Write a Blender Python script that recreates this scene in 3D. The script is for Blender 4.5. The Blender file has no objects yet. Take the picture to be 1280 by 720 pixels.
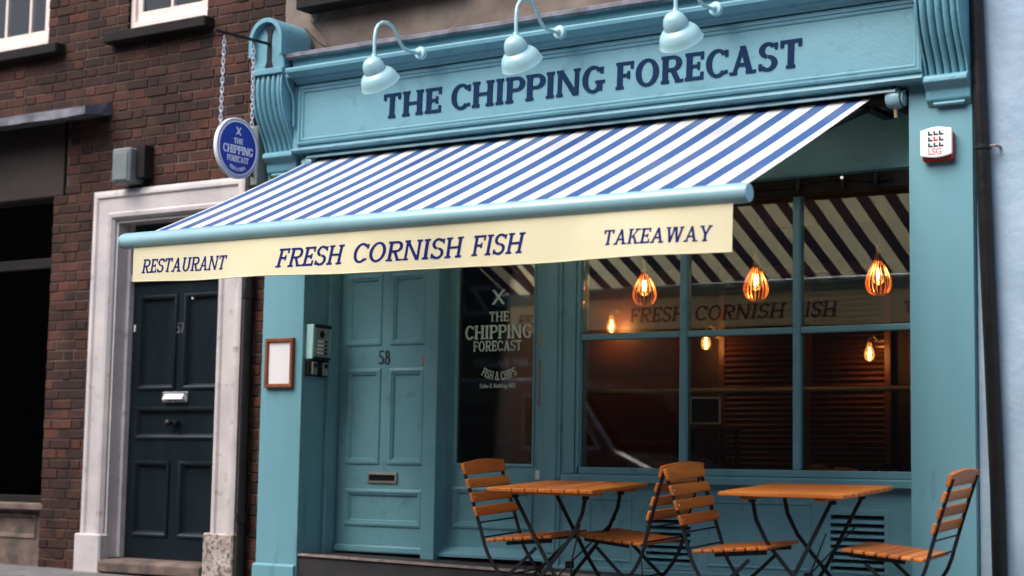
import bpy, bmesh, math, random
from mathutils import Matrix, Vector
random.seed(7)
R = math.radians
scene = bpy.context.scene
col = scene.collection

# ------------------------------------------------------------------ camera
cam_d = bpy.data.cameras.new('camera'); cam = bpy.data.objects.new('camera', cam_d); col.objects.link(cam)
cam.matrix_world = Matrix(((0.826444, 0.044638, 0.561247, 8.2323),
                           (0.562761, -0.095676, -0.821064, -9.0117),
                           (0.017047, 0.994411, -0.104191, 0.80),
                           (0, 0, 0, 1)))
cam_d.sensor_width = 36.0; cam_d.lens = 61.88; cam_d.clip_start = 0.05; cam_d.clip_end = 400
cam_d.dof.use_dof = True; cam_d.dof.focus_distance = 10.2; cam_d.dof.aperture_fstop = 1.3
scene.camera = cam
# ------------------------------------------------------------------ sky, sun, exposure
SUN_EL, SUN_AZ = 52.0, 200.0          # azimuth of the sun, clockwise from +Y
world = bpy.data.worlds.new('World'); scene.world = world; world.use_nodes = True
wn = world.node_tree.nodes; wl = world.node_tree.links
sky = wn.new('ShaderNodeTexSky'); sky.sky_type = 'NISHITA'; sky.sun_disc = False
sky.sun_elevation = R(SUN_EL); sky.sun_rotation = R(SUN_AZ); sky.air_density = 1.0; sky.dust_density = 4.0; sky.ozone_density = 1.0
bg = wn['Background']; bg.inputs[1].default_value = 0.145
wl.new(sky.outputs[0], bg.inputs[0])
sun_d = bpy.data.lights.new('sun', 'SUN'); sun_d.energy = 1.25; sun_d.angle = R(50); sun_d.color = (1.0, 0.98, 0.95)
sun = bpy.data.objects.new('sun', sun_d); col.objects.link(sun)
sd = Vector((math.sin(R(SUN_AZ)) * math.cos(R(SUN_EL)), math.cos(R(SUN_AZ)) * math.cos(R(SUN_EL)), math.sin(R(SUN_EL))))
sun.rotation_euler = sd.to_track_quat('Z', 'Y').to_euler(); sun.location = (0, -6, 12)
scene.view_settings.view_transform = 'Standard'; scene.view_settings.look = 'None'
scene.view_settings.exposure = 1.15; scene.view_settings.gamma = 1.0; scene.view_settings.use_curve_mapping = False

# ------------------------------------------------------------------ materials
MATS = {}
def mat(name, c, rough=0.5, c2=None, scale=6.0, detail=4.0, bump=0.0, bscale=40.0, metal=0.0, spec=0.5, lo=0.35, hi=0.65,
        stretch=(1, 1, 1), c3=None, s3=3.0, l3=0.55, h3=0.75, obj_rand=None, island=False, world_space=False, coat=0.0, translucent=0.0):
    m = bpy.data.materials.new(name); m.use_nodes = True; MATS[name] = m
    n = m.node_tree.nodes; l = m.node_tree.links
    b = n['Principled BSDF']
    b.inputs['Base Color'].default_value = (*c, 1); b.inputs['Roughness'].default_value = rough
    b.inputs['Metallic'].default_value = metal; b.inputs['Specular IOR Level'].default_value = spec
    b.inputs['Coat Weight'].default_value = coat
    tc = n.new('ShaderNodeTexCoord'); mp = n.new('ShaderNodeMapping'); mp.inputs['Scale'].default_value = stretch
    gw = n.new('ShaderNodeNewGeometry') if world_space else None
    l.new(gw.outputs['Position'] if world_space else tc.outputs['Object'], mp.inputs['Vector'])
    def noise(sc, dt=4.0):
        t = n.new('ShaderNodeTexNoise'); t.inputs['Scale'].default_value = sc; t.inputs['Detail'].default_value = dt
        l.new(mp.outputs[0], t.inputs['Vector']); return t
    def ramp(src, a, b_):
        r = n.new('ShaderNodeMapRange'); r.inputs['From Min'].default_value = a; r.inputs['From Max'].default_value = b_
        l.new(src, r.inputs['Value']); return r.outputs[0]
    def mix(fac, a, b_):
        x = n.new('ShaderNodeMix'); x.data_type = 'RGBA'
        l.new(fac, x.inputs[0])
        for v, i in ((a, 6), (b_, 7)):
            if isinstance(v, tuple): x.inputs[i].default_value = (*v, 1)
            else: l.new(v, x.inputs[i])
        return x.outputs[2]
    cur = c
    if obj_rand:
        if island:
            g = n.new('ShaderNodeNewGeometry'); rnd = g.outputs['Random Per Island']
        else:
            g = n.new('ShaderNodeObjectInfo'); rnd = g.outputs['Random']
        cr = n.new('ShaderNodeValToRGB'); e = cr.color_ramp; e.interpolation = 'CONSTANT'
        k = len(obj_rand)
        e.elements[0].position = 0; e.elements[0].color = (*obj_rand[0], 1)
        e.elements[1].position = 1 / k; e.elements[1].color = (*obj_rand[1], 1)
        for i in range(2, k):
            q = e.elements.new(i / k); q.color = (*obj_rand[i], 1)
        l.new(rnd, cr.inputs[0]); cur = cr.outputs[0]
    if c2:
        nz = noise(scale, detail); cur = mix(ramp(nz.outputs[0], lo, hi), cur, c2)
    if c3:
        nz3 = noise(s3, 6.0); cur = mix(ramp(nz3.outputs[0], l3, h3), cur, c3)
    if not isinstance(cur, tuple): l.new(cur, b.inputs['Base Color'])
    if bump > 0:
        bz = noise(bscale, 5.0); bp = n.new('ShaderNodeBump'); bp.inputs['Strength'].default_value = bump; bp.inputs['Distance'].default_value = 0.01
        l.new(bz.outputs[0], bp.inputs['Height']); l.new(bp.outputs[0], b.inputs['Normal'])
    if rough < 0.85 and c2:
        rz = noise(scale * 2.3, 3.0); rr = n.new('ShaderNodeMapRange')
        rr.inputs['To Min'].default_value = max(0.03, rough - 0.08); rr.inputs['To Max'].default_value = rough + 0.12
        l.new(rz.outputs[0], rr.inputs['Value']); l.new(rr.outputs[0], b.inputs['Roughness'])
    if translucent > 0:
        tr = n.new('ShaderNodeBsdfTranslucent'); ms = n.new('ShaderNodeMixShader'); ms.inputs[0].default_value = translucent
        if isinstance(cur, tuple): tr.inputs[0].default_value = (*cur, 1)
        else: l.new(cur, tr.inputs[0])
        l.new(b.outputs[0], ms.inputs[1]); l.new(tr.outputs[0], ms.inputs[2]); l.new(ms.outputs[0], n['Material Output'].inputs[0])
    return m

TEAL = (0.138, 0.324, 0.392); TEAL2 = (0.113, 0.278, 0.340); TEALD = (0.070, 0.180, 0.235)
mat('teal_paint', TEAL, 0.42, TEAL2, 2.6, 6, bump=0.14, bscale=55, c3=TEALD, s3=9, l3=0.60, h3=0.84)
mat('teal_paint_streaked', TEAL, 0.42, TEAL2, 2.0, 5, bump=0.10, bscale=60, stretch=(1, 1, 0.22), c3=TEALD, s3=9, l3=0.62, h3=0.85)
mat('teal_thick_paint', (0.134, 0.330, 0.415), 0.34, TEAL2, 5, 5, bump=0.32, bscale=45, c3=TEALD, s3=18, l3=0.62, h3=0.80)
mat('teal_lamp_enamel', (0.34, 0.56, 0.60), 0.28, (0.31, 0.52, 0.56), 3, 3, coat=0.25)
mat('teal_bar_enamel', (0.27, 0.47, 0.52), 0.30, (0.24, 0.42, 0.47), 3, 3, coat=0.2)
mat('navy_lettering', (0.001, 0.017, 0.060), 0.6, (0.002, 0.021, 0.068), 9, 3, spec=0.12)
mat('valance_ink', (0.008, 0.014, 0.125), 0.7, (0.011, 0.018, 0.14), 20, 3, spec=0.1)
mat('lead', (0.10, 0.10, 0.12), 0.5, (0.20, 0.20, 0.24), 9, 6, bump=0.25, bscale=18, c3=(0.04, 0.038, 0.042), s3=5, l3=0.5, h3=0.7)
BR = [(0.086, 0.034, 0.024), (0.068, 0.029, 0.022), (0.104, 0.039, 0.026), (0.048, 0.024, 0.020), (0.076, 0.032, 0.024), (0.038, 0.021, 0.019), (0.094, 0.040, 0.030), (0.060, 0.028, 0.023), (0.070, 0.030, 0.023), (0.052, 0.025, 0.021)]
mat('brick_clay', BR[0], 0.9, (0.026, 0.016, 0.015), 5, 6, bump=0.55, bscale=60, lo=0.45, hi=0.75, obj_rand=BR, spec=0.2, world_space=True, c3=(0.016, 0.012, 0.012), s3=0.9, l3=0.40, h3=0.80)
mat('brick_clay_far', BR[0], 0.9, (0.026, 0.016, 0.015), 5, 6, bump=0.55, bscale=60, lo=0.45, hi=0.75, obj_rand=BR, island=True, spec=0.2, world_space=True, c3=(0.016, 0.012, 0.012), s3=0.9, l3=0.40, h3=0.80)
mat('mortar', (0.125, 0.090, 0.072), 0.95, (0.040, 0.030, 0.027), 2.5, 6, bump=0.5, bscale=90)
mat('upper_brick_plain', (0.10, 0.045, 0.033), 0.9, (0.05, 0.028, 0.024), 6, 6, bump=0.4)
mat('render_stone', (0.20, 0.165, 0.135), 0.9, (0.11, 0.085, 0.07), 3.0, 6, bump=0.35, bscale=30, c3=(0.055, 0.045, 0.04), s3=1.3, l3=0.5, h3=0.75)
mat('pale_render', (0.32, 0.44, 0.56), 0.6, (0.25, 0.36, 0.47), 3.0, 6, bump=0.55, bscale=16, c3=(0.30, 0.34, 0.42), s3=9, l3=0.66, h3=0.8)
mat('white_paint_old', (0.52, 0.485, 0.49), 0.5, (0.42, 0.39, 0.40), 3.5, 6, bump=0.25, bscale=35, c3=(0.22, 0.18, 0.16), s3=12, l3=0.60, h3=0.82)
mat('white_paint_peeling', (0.46, 0.41, 0.39), 0.6, (0.30, 0.25, 0.225), 11, 8, bump=0.8, bscale=45, c3=(0.085, 0.065, 0.055), s3=26, l3=0.50, h3=0.62)
mat('sash_white', (0.78, 0.66, 0.60), 0.45, (0.66, 0.56, 0.52), 6, 4, bump=0.1)
mat('navy_door_paint', (0.004, 0.009, 0.013), 0.30, (0.006, 0.012, 0.017), 4, 5, spec=0.3, bump=0.08, bscale=60, stretch=(1, 1, 0.3))
mat('black_paint', (0.005, 0.005, 0.006), 0.35, (0.009, 0.009, 0.010), 8, 4, spec=0.3, bump=0.15, bscale=40)
mat('black_dull', (0.008, 0.007, 0.007), 0.75, (0.014, 0.012, 0.011), 6, 4, spec=0.2, bump=0.2)
mat('dark_metal', (0.006, 0.007, 0.011), 0.42, (0.012, 0.013, 0.018), 12, 4, bump=0.1, bscale=70, spec=0.3)
mat('steel', (0.55, 0.56, 0.58), 0.32, (0.40, 0.41, 0.43), 12, 4, metal=1.0)
mat('chain_steel', (0.72, 0.73, 0.78), 0.35, (0.55, 0.56, 0.6), 40, 3, metal=0.7)
mat('aluminium_panel', (0.30, 0.30, 0.27), 0.4, (0.24, 0.24, 0.22), 15, 4, metal=0.3)
mat('box_grey', (0.16, 0.19, 0.19), 0.6, (0.11, 0.13, 0.13), 6, 5, bump=0.1)
mat('dark_stone', (0.026, 0.025, 0.029), 0.75, (0.016, 0.015, 0.018), 5, 6, bump=0.3, bscale=60)
mat('step_nosing', (0.30, 0.22, 0.20), 0.6, (0.15, 0.12, 0.115), 18, 5, bump=0.3)
mat('worn_step', (0.16, 0.11, 0.09), 0.75, (0.06, 0.045, 0.042), 7, 6, bump=0.4)
mat('paving', (0.15, 0.15, 0.152), 0.85, (0.105, 0.103, 0.103), 6, 6, bump=0.35, bscale=50, obj_rand=[(0.15, 0.15, 0.152), (0.13, 0.13, 0.132), (0.17, 0.168, 0.166), (0.14, 0.138, 0.136)])
mat('paving_joint', (0.12, 0.118, 0.115), 0.95, (0.09, 0.088, 0.085), 12, 4)
mat('kerb_stone', (0.20, 0.20, 0.20), 0.8, (0.14, 0.14, 0.14), 10, 5, bump=0.3)
mat('asphalt', (0.075, 0.075, 0.077), 0.9, (0.055, 0.055, 0.057), 2, 6, bump=0.5, bscale=120)
W1, W2, W3 = (0.58, 0.185, 0.034), (0.40, 0.115, 0.022), (0.22, 0.062, 0.016)
def wood(name, st):
    return mat(name, W1, 0.38, W2, 9, 6, bump=0.12, bscale=30, stretch=st, c3=W3, s3=16, l3=0.50, h3=0.85, spec=0.25,
               obj_rand=[(0.58, 0.185, 0.034), (0.44, 0.135, 0.028), (0.64, 0.225, 0.050), (0.50, 0.165, 0.034), (0.58, 0.165, 0.026), (0.38, 0.115, 0.026)])
wood('oiled_wood_cross', (1, 0.08, 1)); wood('oiled_wood_long', (0.08, 1, 1))
mat('frame_wood', (0.24, 0.065, 0.022), 0.4, (0.15, 0.04, 0.015), 20, 5, bump=0.1, stretch=(1, 1, 0.3))
mat('paper', (0.66, 0.66, 0.70), 0.6, (0.62, 0.62, 0.66), 3, 3)
mat('alarm_white', (0.80, 0.80, 0.80), 0.35, (0.74, 0.74, 0.75), 5, 4)
mat('alarm_red', (0.42, 0.025, 0.02), 0.4, (0.33, 0.02, 0.018), 6, 4)
mat('print_red', (0.62, 0.03, 0.025), 0.6, (0.56, 0.03, 0.025), 9, 2)
mat('print_black', (0.012, 0.014, 0.022), 0.6, (0.02, 0.02, 0.03), 9, 2)
mat('print_white', (0.74, 0.76, 0.74), 0.6, (0.66, 0.69, 0.67), 12, 3)
mat('glass_print', (0.50, 0.62, 0.56), 0.6, (0.40, 0.52, 0.46), 25, 4)
mat('sign_blue', (0.006, 0.022, 0.30), 0.35, (0.008, 0.028, 0.33), 6, 3)
mat('sign_white', (0.74, 0.76, 0.82), 0.4, (0.68, 0.70, 0.77), 6, 3)
mat('letterplate_chrome', (0.75, 0.76, 0.76), 0.25, (0.6, 0.61, 0.62), 10, 3, metal=0.85)
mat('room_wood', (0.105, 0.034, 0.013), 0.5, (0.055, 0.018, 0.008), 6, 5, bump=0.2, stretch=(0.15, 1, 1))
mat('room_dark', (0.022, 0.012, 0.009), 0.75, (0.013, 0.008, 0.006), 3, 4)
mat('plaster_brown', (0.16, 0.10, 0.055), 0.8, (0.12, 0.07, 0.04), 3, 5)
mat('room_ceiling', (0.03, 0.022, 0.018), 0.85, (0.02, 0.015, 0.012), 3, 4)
mat('brass_rail', (0.34, 0.29, 0.15), 0.4, (0.25, 0.21, 0.11), 9, 3, metal=0.3)
mat('copper', (0.82, 0.42, 0.19), 0.28, (0.62, 0.29, 0.12), 10, 3, metal=0.9)
mat('van_paint', (0.03, 0.032, 0.036), 0.25, (0.035, 0.037, 0.042), 3, 3, coat=0.6)
mat('rubber', (0.015, 0.015, 0.015), 0.8, (0.022, 0.022, 0.022), 20, 3)
mat('dark_glass', (0.008, 0.009, 0.011), 0.08, (0.010, 0.011, 0.013), 3, 2, spec=0.6)
mat('van_tape', (0.16, 0.165, 0.18), 0.4, (0.13, 0.135, 0.15), 6, 3)
mat('opposite_brick', (0.050, 0.032, 0.025), 0.9, (0.035, 0.024, 0.02), 5, 6, bump=0.4)
mat('opposite_sign', (0.035, 0.028, 0.024), 0.5, (0.028, 0.022, 0.02), 5, 4)
mat('grey_print', (0.28, 0.27, 0.27), 0.6, (0.24, 0.23, 0.23), 9, 3)
mat('leather_brown', (0.06, 0.03, 0.018), 0.5, (0.04, 0.02, 0.012), 9, 4, bump=0.1)
mat('sticker_mauve', (0.20, 0.16, 0.19), 0.5, (0.17, 0.135, 0.165), 6, 3)
mat('cream_canvas', (0.76, 0.71, 0.49), 0.85, (0.71, 0.65, 0.42), 2.2, 5, bump=0.25, bscale=8, translucent=0.14)
mat('spice_glass', (0.34, 0.38, 0.40), 0.2, (0.22, 0.25, 0.27), 4, 3, coat=0.4)

def stripe_material():
    m = mat('striped_canvas', (0.8, 0.8, 0.8), 0.85); n = m.node_tree.nodes; l = m.node_tree.links; b = n['Principled BSDF']
    tc = n.new('ShaderNodeTexCoord'); sx = n.new('ShaderNodeSeparateXYZ'); l.new(tc.outputs['Object'], sx.inputs[0])
    def op(o, a, v):
        q = n.new('ShaderNodeMath'); q.operation = o
        l.new(a, q.inputs[0]); q.inputs[1].default_value = v; return q.outputs[0]
    f = op('FRACT', op('DIVIDE', op('SUBTRACT', sx.outputs[0], 1.915 - 0.187 * 24), 0.187), 0)   # 0..1 across one repeat
    blue = op('LESS_THAN', f, 0.455)
    nz = n.new('ShaderNodeTexNoise'); nz.inputs['Scale'].default_value = 3; nz.inputs['Detail'].default_value = 6; l.new(tc.outputs['Object'], nz.inputs['Vector'])
    def mx(fac, a, b_):
        x = n.new('ShaderNodeMix'); x.data_type = 'RGBA'; l.new(fac, x.inputs[0])
        for v, i in ((a, 6), (b_, 7)):
            if isinstance(v, tuple): x.inputs[i].default_value = (*v, 1)
            else: l.new(v, x.inputs[i])
        return x.outputs[2]
    w = mx(nz.outputs[0], (0.86, 0.87, 0.88), (0.79, 0.80, 0.82)); bl = mx(nz.outputs[0], (0.040, 0.125, 0.360), (0.060, 0.152, 0.385))
    c0 = mx(blue, w, bl)
    dn = n.new('ShaderNodeTexNoise'); dn.inputs['Scale'].default_value = 1.6; dn.inputs['Detail'].default_value = 8; l.new(tc.outputs['Object'], dn.inputs['Vector'])
    dr = n.new('ShaderNodeMapRange'); dr.inputs['From Min'].default_value = 0.52; dr.inputs['From Max'].default_value = 0.85; dr.inputs['To Max'].default_value = 0.45; l.new(dn.outputs[0], dr.inputs['Value'])
    c = mx(dr.outputs[0], c0, (0.36, 0.36, 0.37)); l.new(c, b.inputs['Base Color'])
    wv = n.new('ShaderNodeTexNoise'); wv.inputs['Scale'].default_value = 300; l.new(tc.outputs['Object'], wv.inputs['Vector'])
    bp = n.new('ShaderNodeBump'); bp.inputs['Strength'].default_value = 0.15; bp.inputs['Distance'].default_value = 0.002
    l.new(wv.outputs[0], bp.inputs['Height']); l.new(bp.outputs[0], b.inputs['Normal'])
    tr = n.new('ShaderNodeBsdfTranslucent'); wt = mx(nz.outputs[0], (0.80, 0.74, 0.46), (0.72, 0.66, 0.40)); tcol = mx(blue, wt, (0.03, 0.020, 0.018))
    l.new(tcol, tr.inputs[0])
    ms = n.new('ShaderNodeMixShader'); ms.inputs[0].default_value = 0.40
    l.new(b.outputs[0], ms.inputs[1]); l.new(tr.outputs[0], ms.inputs[2]); l.new(ms.outputs[0], n['Material Output'].inputs[0])
stripe_material()

def glass_material(name, tint, ior):
    m = bpy.data.materials.new(name); m.use_nodes = True; MATS[name] = m
    n = m.node_tree.nodes; l = m.node_tree.links; n.remove(n['Principled BSDF'])
    t = n.new('ShaderNodeBsdfTransparent'); t.inputs[0].default_value = (*tint, 1)
    g = n.new('ShaderNodeBsdfGlossy'); g.inputs['Roughness'].default_value = 0.0; g.inputs[0].default_value = (1, 1, 1, 1)
    nz = n.new('ShaderNodeTexNoise'); nz.inputs['Scale'].default_value = 0.9; tc = n.new('ShaderNodeTexCoord'); l.new(tc.outputs['Object'], nz.inputs['Vector'])
    bp = n.new('ShaderNodeBump'); bp.inputs['Strength'].default_value = 0.012; bp.inputs['Distance'].default_value = 0.05
    l.new(nz.outputs[0], bp.inputs['Height']); l.new(bp.outputs[0], g.inputs['Normal'])
    f = n.new('ShaderNodeFresnel'); f.inputs['IOR'].default_value = ior
    ms = n.new('ShaderNodeMixShader'); l.new(f.outputs[0], ms.inputs[0]); l.new(t.outputs[0], ms.inputs[1]); l.new(g.outputs[0], ms.inputs[2])
    l.new(ms.outputs[0], n['Material Output'].inputs[0]); return m
glass_material('shop_glass', (0.93, 0.95, 0.93), 1.75)
glass_material('bulb_glass', (1.0, 0.86, 0.66), 1.35)
glass_material('sash_glass', (0.80, 0.82, 0.84), 1.45)
_m = MATS['bulb_glass']; _n = _m.node_tree.nodes; _l = _m.node_tree.links
_e = _n.new('ShaderNodeEmission'); _e.inputs[0].default_value = (1.0, 0.42, 0.10, 1); _e.inputs[1].default_value = 0.14
_a = _n.new('ShaderNodeAddShader'); _src = _n['Material Output'].inputs[0].links[0].from_socket
_l.new(_src, _a.inputs[0]); _l.new(_e.outputs[0], _a.inputs[1]); _l.new(_a.outputs[0], _n['Material Output'].inputs[0])
def emit(name, c, s):
    m = bpy.data.materials.new(name); m.use_nodes = True; MATS[name] = m
    b = m.node_tree.nodes['Principled BSDF']; b.inputs['Base Color'].default_value = (*c, 1)
    b.inputs['Emission Color'].default_value = (*c, 1); b.inputs['Emission Strength'].default_value = s
emit('filament', (1.0, 0.55, 0.20), 14.0); emit('filament_dim', (1.0, 0.50, 0.16), 7.0)
emit('steady_led', (1.0, 0.9, 0.8), 0.25)

# ------------------------------------------------------------------ mesh helpers
class MB:
    def __init__(s): s.v = []; s.f = []
    def add(s, vs, fs):
        o = len(s.v); s.v += [tuple(p) for p in vs]; s.f += [tuple(i + o for i in f) for f in fs]; return s
    def box(s, x0, x1, y0, y1, z0, z1):
        return s.add([(x0, y0, z0), (x1, y0, z0), (x1, y1, z0), (x0, y1, z0), (x0, y0, z1), (x1, y0, z1), (x1, y1, z1), (x0, y1, z1)],
                     [(0, 3, 2, 1), (4, 5, 6, 7), (0, 1, 5, 4), (1, 2, 6, 5), (2, 3, 7, 6), (3, 0, 4, 7)])
    def chamfer_box(s, x0, x1, y0, y1, z0, z1, c):
        # box with chamfered edges on all sides
        vs = []; idx = {}
        for i, x in enumerate((x0, x1)):
            for j, y in enumerate((y0, y1)):
                for k, z in enumerate((z0, z1)):
                    sx, sy, sz = (1 - 2 * i) * c, (1 - 2 * j) * c, (1 - 2 * k) * c
                    for a, p in enumerate(((x, y + sy, z + sz), (x + sx, y, z + sz), (x + sx, y + sy, z))):
                        idx[(i, j, k, a)] = len(vs); vs.append(p)
        bm = bmesh.new(); bv = [bm.verts.new(p) for p in vs]
        bmesh.ops.convex_hull(bm, input=bv); bmesh.ops.dissolve_limit(bm, angle_limit=0.01, verts=bm.verts, edges=bm.edges)
        bm.verts.ensure_lookup_table(); bm.verts.index_update()
        s.add([v.co[:] for v in bm.verts], [[v.index for v in f.verts] for f in bm.faces]); bm.free(); return s
    def prism_x(s, prof, x0, x1, cap=True):          # prof: (y,z) polygon
        n = len(prof)
        vs = [(x0, p[0], p[1]) for p in prof] + [(x1, p[0], p[1]) for p in prof]
        fs = [(i, (i + 1) % n, n + (i + 1) % n, n + i) for i in range(n)]
        if cap: fs += [tuple(range(n))[::-1], tuple(range(n, 2 * n))]
        return s.add(vs, fs)
    def prism_y(s, prof, y0, y1):                     # prof: (x,z) polygon
        n = len(prof)
        vs = [(p[0], y0, p[1]) for p in prof] + [(p[0], y1, p[1]) for p in prof]
        return s.add(vs, [(i, (i + 1) % n, n + (i + 1) % n, n + i) for i in range(n)] + [tuple(range(n))[::-1], tuple(range(n, 2 * n))])
    def tube(s, pts, r, seg=8, close=False, rads=None):
        pts = [Vector(p) for p in pts]; n = len(pts); rings = []
        up = None
        for i, p in enumerate(pts):
            if close: t = (pts[(i + 1) % n] - pts[i - 1]).normalized()
            else: t = (pts[min(i + 1, n - 1)] - pts[max(i - 1, 0)]).normalized()
            if up is None:
                up = Vector((0, 0, 1)) if abs(t.z) < 0.9 else Vector((1, 0, 0))
            a = t.cross(up).normalized(); b = a.cross(t).normalized(); up = b
            rr = rads[i] if rads else r
            rings.append([p + a * (rr * math.cos(2 * math.pi * k / seg)) + b * (rr * math.sin(2 * math.pi * k / seg)) for k in range(seg)])
        vs = [q for g in rings for q in g]; fs = []
        m = n if close else n - 1
        for i in range(m):
            j = (i + 1) % n
            for k in range(seg):
                fs.append((i * seg + k, i * seg + (k + 1) % seg, j * seg + (k + 1) % seg, j * seg + k))
        if not close: fs += [tuple(range(seg))[::-1], tuple(range((n - 1) * seg, n * seg))]
        return s.add(vs, fs)
    def bar(s, pts, w, t, side=(0, 1, 0)):            # flat bar: w across the path in its plane, t along `side`
        pts = [Vector(p) for p in pts]; n = len(pts); sd_ = Vector(side); vs = []
        for i, p in enumerate(pts):
            d = (pts[min(i + 1, n - 1)] - pts[max(i - 1, 0)]).normalized(); a = d.cross(sd_).normalized()
            for u, v in ((-1, -1), (1, -1), (1, 1), (-1, 1)): vs.append(p + a * (u * w / 2) + sd_ * (v * t / 2))
        fs = []
        for i in range(n - 1):
            for k in range(4): fs.append((i * 4 + k, i * 4 + (k + 1) % 4, i * 4 + 4 + (k + 1) % 4, i * 4 + 4 + k))
        fs += [(3, 2, 1, 0), tuple(range(4 * n - 4, 4 * n))]
        return s.add(vs, fs)
    def lathe(s, prof, seg=24, M=None):               # prof (r,z) about local z
        M = M or Matrix.Identity(4); vs = []; n = len(prof)
        for r, z in prof:
            for k in range(seg):
                a = 2 * math.pi * k / seg; vs.append((M @ Vector((r * math.cos(a), r * math.sin(a), z)))[:])
        fs = []
        for i in range(n - 1):
            for k in range(seg): fs.append((i * seg + k, i * seg + (k + 1) % seg, (i + 1) * seg + (k + 1) % seg, (i + 1) * seg + k))
        return s.add(vs, fs)
    def ring_profile(s, x0, x1, z0, z1, prof, y0=0.0, fill=True):   # mitred moulding round a rectangle; prof (inset, y)
        vs = []
        for a, y in prof:
            vs += [(x0 + a, y0 + y, z0 + a), (x1 - a, y0 + y, z0 + a), (x1 - a, y0 + y, z1 - a), (x0 + a, y0 + y, z1 - a)]
        fs = []
        for i in range(len(prof) - 1):
            for k in range(4): fs.append((i * 4 + k, i * 4 + (k + 1) % 4, i * 4 + 4 + (k + 1) % 4, i * 4 + 4 + k))
        if fill: b = 4 * (len(prof) - 1); fs.append((b, b + 1, b + 2, b + 3))
        return s.add(vs, fs)
    def sheet(s, x0, x1, z0, z1, openings, y0, y1):    # wall with rectangular openings
        xs = sorted({x0, x1, *[v for o in openings for v in o[:2] if x0 < v < x1]}); zs = sorted({z0, z1, *[v for o in openings for v in o[2:] if z0 < v < z1]})
        for i in range(len(xs) - 1):
            run = None
            for j in range(len(zs) - 1):
                cx, cz = (xs[i] + xs[i + 1]) / 2, (zs[j] + zs[j + 1]) / 2
                hole = any(o[0] < cx < o[1] and o[2] < cz < o[3] for o in openings)
                if not hole: run = [zs[j], zs[j + 1]] if run is None else [run[0], zs[j + 1]]
                if (hole or j == len(zs) - 2) and run: s.box(xs[i], xs[i + 1], y0, y1, run[0], run[1]); run = None
        return s
    def mesh(s, name):
        me = bpy.data.meshes.new(name); me.from_pydata(s.v, [], s.f); me.update(); return me
    def build(s, name, m, parent=None, smooth=None, bevel=0.0, fix=True):
        me = s.mesh(name)
        if fix:
            bm = bmesh.new(); bm.from_mesh(me); bmesh.ops.recalc_face_normals(bm, faces=bm.faces); bm.to_mesh(me); bm.free()
        if m: me.materials.append(MATS[m])
        if smooth is not None:
            me.set_sharp_from_angle(angle=R(smooth))
            for p in me.polygons: p.use_smooth = True
        o = bpy.data.objects.new(name, me); col.objects.link(o)
        if parent: o.parent = parent
        if bevel:
            b = o.modifiers.new('bevel', 'BEVEL'); b.width = bevel; b.segments = 2; b.limit_method = 'ANGLE'; b.angle_limit = R(40); b.harden_normals = False
        return o
def tag(o, label=None, cat=None, group=None, kind=None):
    if label: o['label'] = label
    if cat: o['category'] = cat
    if group: o['group'] = group
    if kind: o['kind'] = kind
    return o
def empty(name, loc=(0, 0, 0), rz=0.0):
    o = bpy.data.objects.new(name, None); col.objects.link(o); o.location = loc; o.rotation_euler = (0, 0, rz); o.empty_display_size = 0.2; return o
def copy_tree(o, parent=None):
    c = o.copy(); col.objects.link(c); c.parent = parent
    for ch in list(o.children): copy_tree(ch, c)
    return c

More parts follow.
